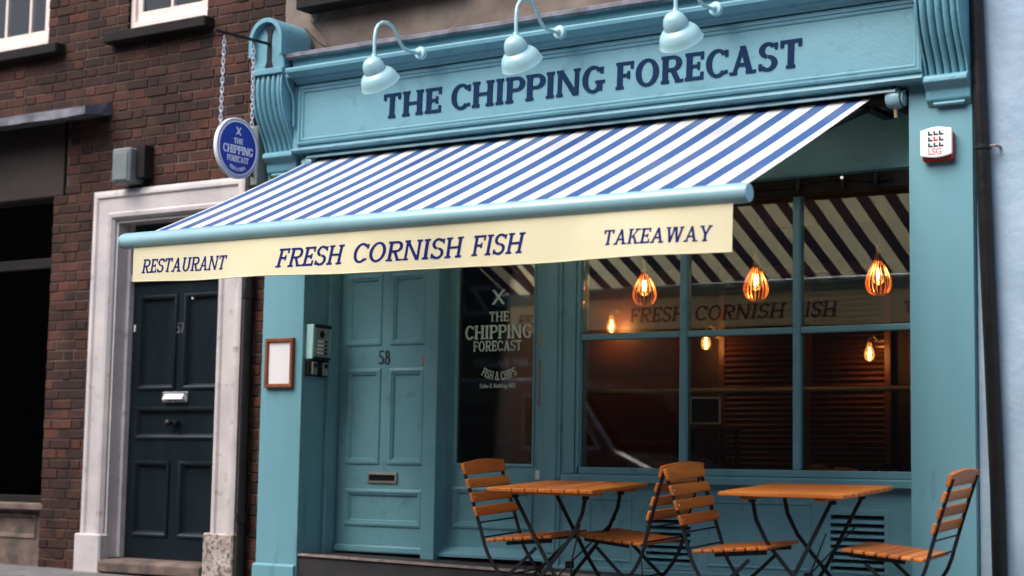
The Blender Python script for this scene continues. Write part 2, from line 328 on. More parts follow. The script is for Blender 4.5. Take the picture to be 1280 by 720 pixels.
# ------------------------------------------------------------------ lettering (own slab-serif alphabet, polygons in a unit cap height)
def glyph(ch, S, Hh, E, T):
    """list of polygons and advance. S stem, Hh hairline, E serif overhang, T serif thickness"""
    P = []
    def rect(a, b, c, d): P.append([(a, b), (c, b), (c, d), (a, d)])
    def stem(x, y0=0.0, y1=1.0, st=True, sb=True, w=None):
        w = w or S; rect(x, y0, x + w, y1)
        if sb: rect(x - E, y0, x + w + E, y0 + T)
        if st: rect(x - E, y1 - T, x + w + E, y1)
    def diag(x0, y0, x1, y1, w): P.append([(x0, y0), (x0 + w, y0), (x1 + w, y1), (x1, y1)])
    def arc(cx, cy, rx, ry, a0, a1, wv=None, wh=None, n=18):
        wv = S if wv is None else wv; wh = Hh if wh is None else wh
        for i in range(n):
            q = []
            for (aa, inn) in ((i, 0), (i + 1, 0), (i + 1, 1), (i, 1)):
                a = R(a0 + (a1 - a0) * aa / n); q.append((cx + (rx - inn * wv) * math.cos(a), cy + (ry - inn * wh) * math.sin(a)))
            P.append(q)
    W = 0.6
    if ch == ' ': return [], 0.34
    if ch == 'I': stem(E, 0, 1); W = S + 2 * E
    elif ch == 'T':
        W = 0.66; rect(0, 1 - Hh, W, 1); rect(0, 1 - Hh * 2.3, T * 1.1, 1 - Hh); rect(W - T * 1.1, 1 - Hh * 2.3, W, 1 - Hh); stem(W / 2 - S / 2, 0, 1 - Hh, st=False)
    elif ch == 'H': W = 0.74 + E; stem(E, 0, 1); stem(W - E - S, 0, 1); rect(E + S, 0.5 - Hh / 2, W - E - S, 0.5 + Hh / 2)
    elif ch == 'E' or ch == 'F' or ch == 'L':
        W = 0.60; stem(E, 0, 1, st=(ch == 'L'), sb=(ch == 'F'))
        if ch != 'L': rect(0, 1 - Hh, W, 1); rect(W - T, 1 - Hh * 2.4, W, 1 - Hh); rect(E + S, 0.5 - Hh / 2, W * 0.80, 0.5 + Hh / 2); rect(W * 0.80 - T * 0.9, 0.5 - Hh * 1.2, W * 0.80, 0.5 + Hh * 1.2)
        if ch != 'F': rect(0, 0, W, Hh); rect(W - T, Hh, W, Hh * 2.4)
    elif ch in 'CG':
        W = 0.70; arc(0.37, 0.5, 0.37, 0.515, 42, 318); rect(0.60, 0.70, 0.60 + T * 1.05, 0.94)
        if ch == 'G': rect(0.68 - S, 0.06, 0.68, 0.44); rect(0.44, 0.44 - T, 0.76, 0.44); W = 0.74
        else: rect(0.60, 0.10, 0.60 + T, 0.22)
    elif ch == 'O': W = 0.78; arc(0.39, 0.5, 0.39, 0.515, 0, 360, n=30)
    elif ch in 'PR':
        W = 0.64; stem(E, 0, 1, st=False); rect(0, 1 - Hh, 0.34 + E, 1); rect(E + S, 0.43, 0.34 + E, 0.43 + Hh)
        arc(0.34 + E, 0.715, 0.30, 0.285, -90, 90)
        if ch == 'R': W = 0.72; diag(W - S * 0.95 - E, 0, 0.30, 0.45, S * 1.0); rect(W - S - 1.4 * E, 0, W + E * 0.6, T)
    elif ch == 'N':
        W = 0.76 + E; t = max(Hh, S * 0.72); stem(E, 0, 1, w=t); stem(W - E - t, 0, 1, w=t, sb=False); diag(W - E - S * 1.05, 0, E * 0.4, 1, S * 1.05)
    elif ch == 'M':
        W = 0.92 + E; t = max(Hh, S * 0.72); stem(E, 0, 1, w=t); stem(W - E - S, 0, 1); diag(W / 2 - S / 2, 0.1, E, 1, S); diag(W / 2 - Hh / 2, 0.1, W - E - S, 1, Hh)
    elif ch == 'A' or ch == 'V':
        W = 0.80
        if ch == 'A':
            diag(0.07, 0, W / 2 - S * 0.35, 1, max(Hh, S * 0.6)); diag(W - S - 0.07, 0, W / 2 - S * 0.6, 1, S); rect(0.20, 0.28, W - 0.22, 0.28 + Hh)
            rect(-0.02, 0, 0.07 + S * 0.6 + E, T); rect(W - S - 0.07 - E, 0, W + 0.02, T)
        else: diag(W / 2 - S / 2, 0, 0.05, 1, S); diag(W / 2 - S / 2, 0, W - 0.05 - S * 0.6, 1, S * 0.6)
    elif ch == 'S':
        W = 0.60; arc(0.30, 0.735, 0.28, 0.28, 30, 262, wv=S * 0.95); arc(0.30, 0.27, 0.30, 0.285, -150, 88, wv=S * 0.95)
        rect(0.50, 0.74, 0.50 + T, 0.97); rect(0.02, 0.03, 0.02 + T, 0.26)
    elif ch == 'U': W = 0.76; stem(E, 0.34, 1, sb=False); stem(W - E - S, 0.34, 1, sb=False); arc(W / 2, 0.36, W / 2 - E, 0.375, 180, 360)
    elif ch == 'K': W = 0.76; stem(E, 0, 1); diag(E + S * 0.9, 0.40, W - S * 0.7 - E, 1, S * 0.65); diag(W - S - E, 0, 0.26, 0.58, S); rect(W - S - 2 * E, 0, W + E * 0.5, T); rect(W - S - 2.4 * E, 1 - T, W, 1)
    elif ch == 'W':
        W = 1.08; t = max(Hh, S * 0.65)
        diag(0.24, 0, 0.06, 1, S); diag(0.26, 0, 0.46, 1, t); diag(0.68, 0, 0.50, 1, S); diag(0.72, 0, W - 0.06 - t, 1, t)
        rect(0, 1 - T, 0.06 + S + E, 1); rect(W - 0.06 - t - E, 1 - T, W, 1); rect(0.40, 1 - T, 0.68, 1)
    elif ch == 'Y':
        W = 0.76; t = max(Hh, S * 0.65); stem(W / 2 - S / 2, 0, 0.45, st=False); diag(W / 2 - S / 2, 0.42, 0.06, 1, S); diag(W / 2 + S / 2 - t, 0.42, W - 0.06 - t, 1, t)
        rect(0, 1 - T, 0.06 + S + E, 1); rect(W - 0.06 - t - E, 1 - T, W, 1)
    elif ch == 'X': W = 0.8; P.append([(0.02, 0.02), (0.18, 0.02), (0.40, 0.372), (0.62, 0.02), (0.78, 0.02), (0.48, 0.5), (0.78, 0.98), (0.62, 0.98), (0.40, 0.628), (0.18, 0.98), (0.02, 0.98), (0.32, 0.5)])
    elif ch == '&': W = 0.80; arc(0.36, 0.76, 0.22, 0.25, 0, 360, wv=S * 0.8); arc(0.34, 0.27, 0.34, 0.285, 60, 380, wv=S * 0.9); diag(0.62, 0, 0.18, 0.66, S * 0.9); rect(0.58, 0, 0.84, T)
    elif ch == '5': W = 0.56; rect(0.10, 0.90, 0.52, 1); rect(0.10, 0.50, 0.10 + Hh, 0.92); arc(0.26, 0.31, 0.27, 0.32, -150, 120)
    elif ch == '7': W = 0.54; rect(0.02, 0.88, 0.52, 1); diag(0.14, 0, 0.52 - S, 0.9, S)
    elif ch == '8': W = 0.58; arc(0.28, 0.745, 0.22, 0.255, 0, 360, wv=S * 0.85); arc(0.28, 0.27, 0.27, 0.28, 0, 360, wv=S * 0.95)
    elif ch == 'o': W = 0.54; arc(0.27, 0.33, 0.26, 0.345, 0, 360)
    elif ch == 'h' or ch == 'n':
        W = 0.60; stem(E, 0, 1 if ch == 'h' else 0.66, st=False); stem(W - E - S, 0, 0.45, st=False); arc(W / 2 + 0.02, 0.40, W / 2 - E - 0.02, 0.28, 0, 180)
    elif ch == 't': W = 0.36; rect(0.10, 0.04, 0.10 + S, 0.9); rect(0, 0.66 - Hh, 0.34, 0.66); rect(0.10, 0, 0.34, Hh)
    elif ch == 'i': W = S + 2 * E + 0.02; stem(E, 0, 0.66, st=False); rect(E, 0.80, E + S, 0.98)
    elif ch == 'l': W = S + 2 * E + 0.02; stem(E, 0, 1, st=False)
    elif ch == 'g': W = 0.54; arc(0.26, 0.38, 0.24, 0.29, 0, 360); arc(0.26, -0.10, 0.26, 0.20, 0, 360); rect(0.36, 0.62, 0.56, 0.62 + Hh)
    return P, W
HEAVY = (0.185, 0.112, 0.045, 0.100); LIGHT = (0.145, 0.112, 0.075, 0.092); MED = (0.16, 0.11, 0.06, 0.10)
def layout(txt, style, track=0.08):
    polys = []; x = 0.0
    for ch in txt:
        p, w = glyph(ch, *style); polys += [[(a + x, b) for a, b in q] for q in p]; x += w + (track if ch != ' ' else 0)
    return polys, x - track
def letter_mesh(name, txt, width, height, fmap, thick, m, parent, style=HEAVY, shear=0.0, back=0.0, track=0.08):
    """fmap(u, v, d) -> 3-D point; u across 0..width, v up 0..height, d out of the surface"""
    polys, tw = layout(txt, style, track); mb = MB(); k = 0
    for q in polys:
        d = thick + 0.00012 * (k % 9); k += 1
        pts = [((a / tw) * width + shear * b * height, b * height) for a, b in q]
        n = len(pts)
        vs = [fmap(u, v, d) for u, v in pts] + [fmap(u, v, -back - 0.00012 * (k % 9)) for u, v in pts]
        mb.add(vs, [tuple(range(n)), tuple(range(n, 2 * n))[::-1]] + [(i, (i + 1) % n, n + (i + 1) % n, n + i) for i in range(n)])
    return mb.build(name, m, parent)
def sans_text(name, txt, size, M, m, parent, thick=0.002, align='LEFT'):
    cu = bpy.data.curves.new(name, 'FONT'); cu.body = txt; cu.size = size; cu.extrude = thick; cu.align_x = align; cu.resolution_u = 3
    t = bpy.data.objects.new(name, cu); col.objects.link(t); bpy.context.view_layer.update()
    me = bpy.data.meshes.new_from_object(t.evaluated_get(bpy.context.evaluated_depsgraph_get()))
    bpy.data.objects.remove(t); bpy.data.curves.remove(cu)
    me.transform(M); me.materials.clear(); me.materials.append(MATS[m]); me.name = name
    o = bpy.data.objects.new(name, me); col.objects.link(o); o.parent = parent; return o
FRONT = Matrix(((1, 0, 0, 0), (0, 0, -1, 0), (0, 1, 0, 0), (0, 0, 0, 1)))       # text plane facing -Y
def on_front(x, y, z): return Matrix.Translation((x, y, z)) @ FRONT

# ================================================================== ground
def pav(x, y): return 0.003 - 0.01 * x + 0.06 * y
g = MB(); g.add([(-200, -200, -0.32), (200, -200, -0.32), (200, 200, -0.32), (-200, 200, -0.32)], [(0, 1, 2, 3)])
tag(g.build('ground', 'asphalt', fix=False), kind='structure')
g = MB(); X0, X1, Y0, Y1 = -9, 9, -2.2, 0.6
g.add([(X0, Y0, pav(X0, Y0) - 0.012), (X1, Y0, pav(X1, Y0) - 0.012), (X1, Y1, pav(X1, Y1) - 0.012), (X0, Y1, pav(X0, Y1) - 0.012),
       (X0, Y0, -0.4), (X1, Y0, -0.4), (X1, Y1, -0.4), (X0, Y1, -0.4)], [(0, 1, 2, 3), (4, 7, 6, 5), (0, 4, 5, 1), (1, 5, 6, 2), (2, 6, 7, 3), (3, 7, 4, 0)])
pavement = tag(g.build('pavement', 'paving_joint'), kind='structure')
slab = MB().chamfer_box(-0.296, 0.296, -0.221, 0.221, -0.02, 0.004, 0.005).mesh('paving_slab'); slab.materials.append(MATS['paving'])
tilt = Vector((0.01, -0.06, 1)).normalized().to_track_quat('Z', 'Y')
def tilt_rot(rz=0.0):
    zt = Vector((0.01, -0.06, 1)).normalized(); xd = Vector((math.cos(rz), math.sin(rz), 0)); yd = zt.cross(xd).normalized(); xd = yd.cross(zt)
    return Matrix((xd, yd, zt)).transposed()
for r_ in range(5):
    for c_ in range(17):
        x, y = -4.3 + c_ * 0.6 + (0.3 if r_ % 2 else 0), -0.12 - r_ * 0.45
        o = bpy.data.objects.new('paving_slab', slab); col.objects.link(o); o.parent = pavement
        o.matrix_local = Matrix.Translation((x, y, pav(x, y) - 0.004 + random.uniform(-.002, .002))) @ tilt_rot().to_4x4()
kerb = MB()
for i in range(18):
    x = X0 + i; kerb.add([(x + .004, -2.35, pav(x, -2.2)), (x + .996, -2.35, pav(x + 1, -2.2)), (x + .996, -2.203, pav(x + 1, -2.2)), (x + .004, -2.203, pav(x, -2.2)),
                          (x + .004, -2.35, -.4), (x + .996, -2.35, -.4), (x + .996, -2.203, -.4), (x + .004, -2.203, -.4)], [(0, 1, 2, 3), (4, 7, 6, 5), (0, 4, 5, 1), (1, 5, 6, 2), (2, 6, 7, 3), (3, 7, 4, 0)])
tag(kerb.build('kerb', 'kerb_stone', bevel=0.01), kind='structure')
tag(MB().box(-40, 40, -14, -8.3, -0.4, -0.18).build('far_pavement', 'paving_joint', bevel=0.015), kind='structure')

# ================================================================== brick house (number 57)
house = tag(empty('brick_house', (0, 0, 0)), 'dark red brick house with white door surround left of the teal shop', 'house')
YB = 0.10
SUR = (-1.815, -0.275, -0.3, 2.85)       # door surround opening
SHP = (-6.0, -2.30, -0.3, 2.86)          # left shop opening
WN2 = (-1.56, -0.735, 4.06, 5.6); WN1 = (-3.45, -2.45, 4.06, 5.6)
ops = [SUR, SHP, WN2, WN1, (-6.0, -2.17, 2.86, 3.53)]
MB().sheet(-6.0, 0.03, -0.3, 5.6, ops, YB + 0.007, YB + 0.32).build('wall', 'mortar', house)
MB().box(-6.0, 0.03, YB, YB + 0.32, 5.6, 8.5).build('upper_wall', 'upper_brick_plain', house)
# bricks, Flemish bond, clipped at the openings
def brick_mesh(L):
    b = MB().chamfer_box(-L / 2, L / 2, 0, 0.06, -0.0325, 0.0325, 0.004); me = b.mesh('brick'); me.materials.append(MATS['brick_clay']); return me
BM = [brick_mesh(0.215), brick_mesh(0.1025)]
bricks = []
CH = 0.0748; z = -0.28; course = 0
while z < 5.0:
    zc = z + CH / 2
    ints = [(-3.6, 0.028)]
    for o in ops:
        if o[2] - 0.012 < zc < o[3] + 0.012:
            ni = []
            for a, b in ints:
                if o[1] <= a or o[0] >= b: ni.append((a, b))
                else:
                    if a < o[0]: ni.append((a, o[0]))
                    if b > o[1]: ni.append((o[1], b))
            ints = ni
    x = -3.9 + (0.08 if course % 2 else 0.0) + random.uniform(-.012, .012); k = course % 2
    while x < 0.03:
        L = (0.215, 0.1025)[k % 2]; a, b = x, x + L
        for u, v in ints:
            aa, bb = max(a, u), min(b, v)
            if bb - aa > 0.03: bricks.append((k % 2, (aa + bb) / 2, zc, (bb - aa)))
        x += L + 0.0105; k += 1
    z += CH; course += 1
CAMP = cam.matrix_world.translation
inv = cam.matrix_world.inverted()
def in_view(x, y, z):
    p = inv @ Vector((x, y, z)); u = p.x / -p.z * 61.88 / 36; v = p.y / -p.z * 61.88 / 36
    if abs(u) > 0.505 or abs(v) > 0.2875: return False
    px, py = 1280 * (u + .5), 360 - 1280 * v
    return not (px > 190 and 175 + (395 - px) * 0.43 < py < 345)
vis = sorted([b for b in bricks if in_view(b[1], YB, b[2])], key=lambda b: (Vector((b[1], YB, b[2])) - CAMP).length)
near = set(map(id, vis[:298]))
far_mb = MB()
for b in bricks:
    dy = random.uniform(-0.004, 0.003)
    if id(b) in near:
        o = bpy.data.objects.new('brick', BM[b[0]]); col.objects.link(o); o.parent = house
        o.location = (b[1], YB + dy, b[2] + random.uniform(-.002, .002)); o.scale = (b[3] / (0.215, 0.1025)[b[0]], 1, random.uniform(0.96, 1.02)); o.rotation_euler = (0, random.uniform(-.006, .006), 0)
    else:
        far_mb.chamfer_box(b[1] - b[3] / 2, b[1] + b[3] / 2, YB + dy, YB + 0.06, b[2] - 0.0322, b[2] + 0.0322, 0.004)
tag(far_mb.build('brickwork', 'brick_clay_far', house), kind='stuff')
# sash windows
def sash(x0, x1, z0, z1, bars):
    w = MB().ring_profile(x0, x1, z0, z1, [(0, 0.06), (0, 0.03), (0.045, 0.03), (0.045, 0.05), (0.05, 0.05)], YB, fill=False).build('window', 'sash_white', house, bevel=0.003)
    f = MB(); a, b, c = x0 + 0.05, x1 - 0.05, z0 + 0.05
    f.box(a, b, YB + 0.05, YB + 0.09, c - 0.05, c + 0.075); f.box(a, a + 0.05, YB + 0.05, YB + 0.09, c + 0.075, z1 - 0.05); f.box(b - 0.05, b, YB + 0.05, YB + 0.09, c + 0.075, z1 - 0.05)
    f.box(a + 0.05, b - 0.05, YB + 0.05, YB + 0.09, z1 - 0.1, z1 - 0.05)
    for t in bars: f.box(t - 0.012, t + 0.012, YB + 0.052, YB + 0.085, c + 0.075, z1 - 0.1)
    for q in (c + 0.42, c + 0.80): f.box(a + 0.05, b - 0.05, YB + 0.055, YB + 0.083, q - 0.012, q + 0.012)
    f.build('sash_frame', 'sash_white', w, bevel=0.003)
    xs = [a + 0.05, *bars, b - 0.05]; zs = [c + 0.075, c + 0.42, c + 0.80, z1 - 0.1]
    for i in range(len(xs) - 1):
        for j in range(3): MB().box(xs[i] + .002, xs[i + 1] - .002, YB + 0.066, YB + 0.07, zs[j] + .002, zs[j + 1] - .002).build('pane', 'sash_glass', w)
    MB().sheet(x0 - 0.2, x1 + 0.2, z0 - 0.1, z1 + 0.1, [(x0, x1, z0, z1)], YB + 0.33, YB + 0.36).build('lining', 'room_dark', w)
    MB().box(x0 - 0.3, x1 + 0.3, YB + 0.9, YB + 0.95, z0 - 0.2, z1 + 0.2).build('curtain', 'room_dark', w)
    return w
sash(-1.56, -0.735, 4.09, 5.55, (-1.15,)); sash(-3.32, -2.45, 4.09, 5.55, (-3.02, -2.73))
for x0, x1 in ((-1.72, -0.66), (-3.60, -2.24)):
    MB().chamfer_box(x0, x1, YB - 0.10, YB + 0.06, 3.975, 4.055, 0.008).build('window_sill', 'black_dull', house)
# white door surround
sur = MB()
P_IN = [(0, 0.02), (0, -0.03), (0.03, -0.045), (0.05, -0.045), (0.065, -0.03), (0.165, -0.03), (0.18, -0.045), (0.205, -0.04), (0.225, -0.015), (0.225, 0.0)]
def surround(s, prof, x0, x1, zt, zb, y0):
    vs = []
    for a, y in prof: vs += [(x0 + a, y0 + y, zb), (x0 + a, y0 + y, zt - a), (x1 - a, y0 + y, zt - a), (x1 - a, y0 + y, zb)]
    fs = []
    for i in range(len(prof) - 1):
        for k in range(3): fs.append((i * 4 + k, i * 4 + k + 1, i * 4 + 5 + k, i * 4 + 4 + k))
    s.add(vs, fs)
surround(sur, P_IN, -1.815, -0.275, 2.85, 0.02, YB)
sobj = sur.build('door_surround', 'white_paint_old', house, smooth=30)
MB().box(-1.585, -1.57, YB, YB + 0.17, 0.13, 2.62).build('reveal', 'white_paint_old', sobj)
MB().box(-1.57, -1.535, YB + 0.10, YB + 0.18, 0.13, 2.62).build('door_jamb', 'white_paint_old', sobj, bevel=0.004)
MB().box(-0.525, -0.505, YB, YB + 0.18, 0.13, 2.62).build('reveal', 'white_paint_old', sobj)
MB().box(-1.57, -0.505, YB, YB + 0.17, 2.605, 2.635).build('head_reveal', 'white_paint_old', sobj)
MB().chamfer_box(-1.84, -1.565, 0.03, 0.13, -0.1, 0.30, 0.012).build('plinth_block', 'white_paint_old', sobj)
MB().chamfer_box(-0.54, -0.255, 0.035, 0.13, -0.15, 0.345, 0.012).build('plinth_block', 'white_paint_peeling', sobj)
MB().box(-1.535, -0.505, YB + 0.11, YB + 0.17, 2.17, 2.225).build('transom', 'white_paint_old', sobj, bevel=0.006)
MB().box(-1.535, -0.505, YB + 0.14, YB + 0.146, 2.226, 2.60).build('fanlight', 'dark_glass', sobj)
MB().prism_x([(0.02, 0.03), (0.36, 0.03), (0.36, 0.128), (0.055, 0.122), (0.02, 0.10)], -1.565, -0.54).build('doorstep', 'worn_step', house, bevel=0.008)
# panelled door 57
def panelled(name, x0, x1, z0, z1, y0, panels, m, parent, prof):
    d = MB().sheet(x0, x1, z0, z1, panels, y0, y0 + 0.045); o = d.build(name, m, parent)
    for p in panels: MB().ring_profile(p[0], p[1], p[2], p[3], prof, y0).build('panel', m, o, smooth=25)
    return o
PR57 = [(-0.012, 0.0), (-0.010, -0.012), (0.004, -0.016), (0.018, -0.008), (0.026, 0.012), (0.03, 0.018)]
d57 = panelled('door', -1.535, -0.526, 0.128, 2.17, 0.25, [(-1.452, -1.082, 1.372, 2.055), (-0.985, -0.61, 1.372, 2.055), (-1.452, -0.61, 1.01, 1.225),
               (-1.452, -1.105, 0.30, 0.83), (-0.985, -0.61, 0.30, 0.83)], 'navy_door_paint', house, PR57)
tag(d57, 'dark navy panelled door with chrome letter plate')
lp = MB().chamfer_box(-1.185, -0.93, 0.232, 0.252, 1.268, 1.345, 0.006).build('letter_plate', 'letterplate_chrome', d57)
MB().add([(-1.155, 0.226, 1.285), (-0.96, 0.226, 1.285), (-0.96, 0.231, 1.328), (-1.155, 0.231, 1.328), (-1.155, 0.212, 1.285), (-0.96, 0.212, 1.285), (-0.955, 0.200, 1.290), (-1.150, 0.200, 1.290)],
         [(0, 1, 2, 3), (0, 3, 7, 4), (1, 5, 6, 2), (4, 7, 6, 5), (3, 2, 6, 7), (0, 4, 5, 1)]).build('letter_flap', 'sign_white', d57)
Ry = Matrix.Rotation(R(90), 4, 'X')
for i, x in enumerate((-1.085, -1.035)):
    MB().lathe([(0.0, 0.068), (0.020, 0.062), (0.028, 0.045), (0.022, 0.025), (0.010, 0.015), (0.012, 0.0), (0.026, 0.0)] if i == 0 else [(0.0, 0.03), (0.018, 0.028), (0.022, 0.018), (0.020, 0.0)], 16,
              Matrix.Translation((x, 0.249, 1.118 + 0.004 * i)) @ Ry).build('knob' if i == 0 else 'lock', 'dark_metal' if i == 0 else 'black_paint', d57, smooth=50)
letter_mesh('house_number', '57', 0.075, 0.075, lambda u, v, d: (-1.075 + u, 0.25 - d, 1.775 + v), 0.004, 'steel', d57, style=(0.17, 0.10, 0.05, 0.09))
for (x, zz, w, h) in ((-0.655, 1.90, 0.022, 0.03), (-0.93, 2.02, 0.012, 0.014), (-0.64, 1.56, 0.008, 0.02), (-1.515, 1.80, 0.014, 0.05)):
    MB().box(x, x + w, 0.243, 0.2665 if zz > 1.95 or x < -1.4 else 0.2705, zz, zz + h).build('paint_chip', 'print_white', d57)
# left shop (far left, in shade)
shop2 = tag(MB().box(-6.0, -2.30, 0.20, 0.24, 2.32, 2.40).box(-2.36, -2.30, 0.16, 0.26, 0.5, 2.86).box(-6.0, -2.36, 0.19, 0.25, 0.50, 0.56).build('shop_window', 'black_dull', house, bevel=0.006), 'dark timber shop window in shade')
MB().box(-6.0, -2.362, 0.215, 0.221, 0.562, 2.318).build('pane', 'sash_glass', shop2)
MB().box(-6.0, -2.362, 0.215, 0.221, 2.402, 2.84).build('pane', 'sash_glass', shop2)
sr = MB().sheet(-6.0, -2.30, -0.2, 0.50, [(-3.2, -2.42, 0.24, 0.42)], 0.17, 0.25).build('stall_riser', 'worn_step', shop2)
MB().ring_profile(-3.2, -2.42, 0.24, 0.42, [(-0.01, 0.0), (0.0, -0.012), (0.02, -0.006), (0.03, 0.015)], 0.17).build('panel', 'worn_step', shop2)
MB().chamfer_box(-6.0, -2.27, 0.10, 0.25, 0.45, 0.505, 0.008).build('cill', 'worn_step', shop2)
MB().box(-6.0, -2.22, 0.12, 0.30, 2.865, 3.525).build('fascia_board', 'room_dark', shop2, bevel=0.01)
cn = MB()
for i in range(12):
    a, b = -6.0 + i * 0.3583, -6.0 + (i + 1) * 0.3583 - 0.0 
    w = 0.006 * math.sin(i * 2.1)
    cn.add([(a, -0.16, 3.40 + w), (b, -0.16, 3.40 - w), (b, -0.16, 3.46 - w), (a, -0.16, 3.46 + w), (a, 0.12, 3.44), (b, 0.12, 3.44), (b, 0.12, 3.55), (a, 0.12, 3.55)],
           [(0, 1, 2, 3), (3, 2, 6, 7), (0, 4, 5, 1), (4, 7, 6, 5), (0, 3, 7, 4), (1, 5, 6, 2)])
cn.build('lead_canopy', 'lead', shop2)
MB().box(-6.0, -2.2, 1.2, 1.25, -0.2, 3.6).build('back_wall', 'plaster_brown', shop2)
orn = tag(empty('glass_ornament', (-3.10, 0.40, 0.6)), 'stacked smoky glass ornament hanging behind the far left shop window', 'ornament')
for nm, zz, r in (('globe', 0.02, 0.16), ('globe', 0.33, 0.15), ('globe', 0.66, 0.09), ('globe', 0.95, 0.15)):
    MB().lathe([(0.01, -r), (r * .6, -r * .8), (r, -r * .15), (r * .92, r * .3), (r * .4, r * .8), (0.012, r)], 18, Matrix.Translation((0, 0, zz + 0.1))).build(nm, 'spice_glass', orn, smooth=60)
MB().tube([(0, 0, 0), (0, 0, 2.3)], 0.008, 6).build('rod', 'dark_metal', orn)
# junction box above the surround
jb = tag(MB().chamfer_box(-1.50, -1.31, -0.06, YB - 0.004, 2.875, 3.135, 0.012).build('junction_box', 'box_grey'), 'grey metal box on the brick wall above the white door surround', 'utility box')
MB().box(-1.48, -1.33, -0.068, -0.058, 2.895, 3.105).build('cover', 'box_grey', jb, bevel=0.004)
MB().box(-1.309, -1.22, 0.0, YB - 0.004, 2.91, 3.155).build('side_housing', 'black_dull', jb, bevel=0.006)
# left drainpipe
dp = tag(empty('drainpipe', (-0.185, 0.05, pav(-0.185, 0.05))), 'black drainpipe between the white door surround and left teal pilaster', 'drainpipe')
MB().tube([(0, 0, 0.0), (0, 0, 3.3)], 0.036, 14).build('pipe', 'black_paint', dp, smooth=40)
for zz in (0.45, 2.0, 3.0): MB().lathe([(0.036, -0.03), (0.046, -0.03), (0.046, 0.03), (0.036, 0.03)], 14, Matrix.Translation((0, 0, zz))).build('collar', 'black_paint', dp)
gb = tag(MB().chamfer_box(-0.075, -0.012, -0.10, YB - 0.006, 2.74, 3.16, 0.008).build('cable_box', 'box_grey'), 'narrow dark grey box beside the left corbel behind the hanging sign', 'utility box')
MB().tube([(0.02 - 0.065, -0.104, 3.10), (-0.05, -0.118, 2.98), (-0.045, -0.112, 2.8)], 0.009, 6).build('handle', 'black_paint', gb)

# ================================================================== teal shopfront
shop = tag(empty('shopfront', (0, 0, 0)), 'teal painted restaurant shopfront with fascia, panelled doors and large window', 'shopfront')
TP = 'teal_paint'
# upper rendered wall
MB().box(0.031, 5.06, 0.10, 0.40, 2.96, 8.5).build('upper_wall', 'render_stone', shop)
us = MB().chamfer_box(0.26, 1.62, -0.06, 0.098, 3.95, 4.06, 0.01).build('window_sill', 'black_dull', shop)
# pilasters
for i, (a, b) in enumerate(((0.0, 0.366), (4.673, 5.03))):
    p = MB().box(a, b, 0.0, 0.24 if i == 0 else 0.62, -0.3, 2.97).build('pilaster', 'teal_paint_streaked', shop, bevel=0.004)
    MB().prism_x([(0.0, 0.165), (-0.022, 0.150), (-0.022, -0.3), (0.0, -0.3)], a - 0.012, b - 0.008 if i == 0 else b + 0.004).build('plinth', 'teal_paint_streaked', p, bevel=0.004)
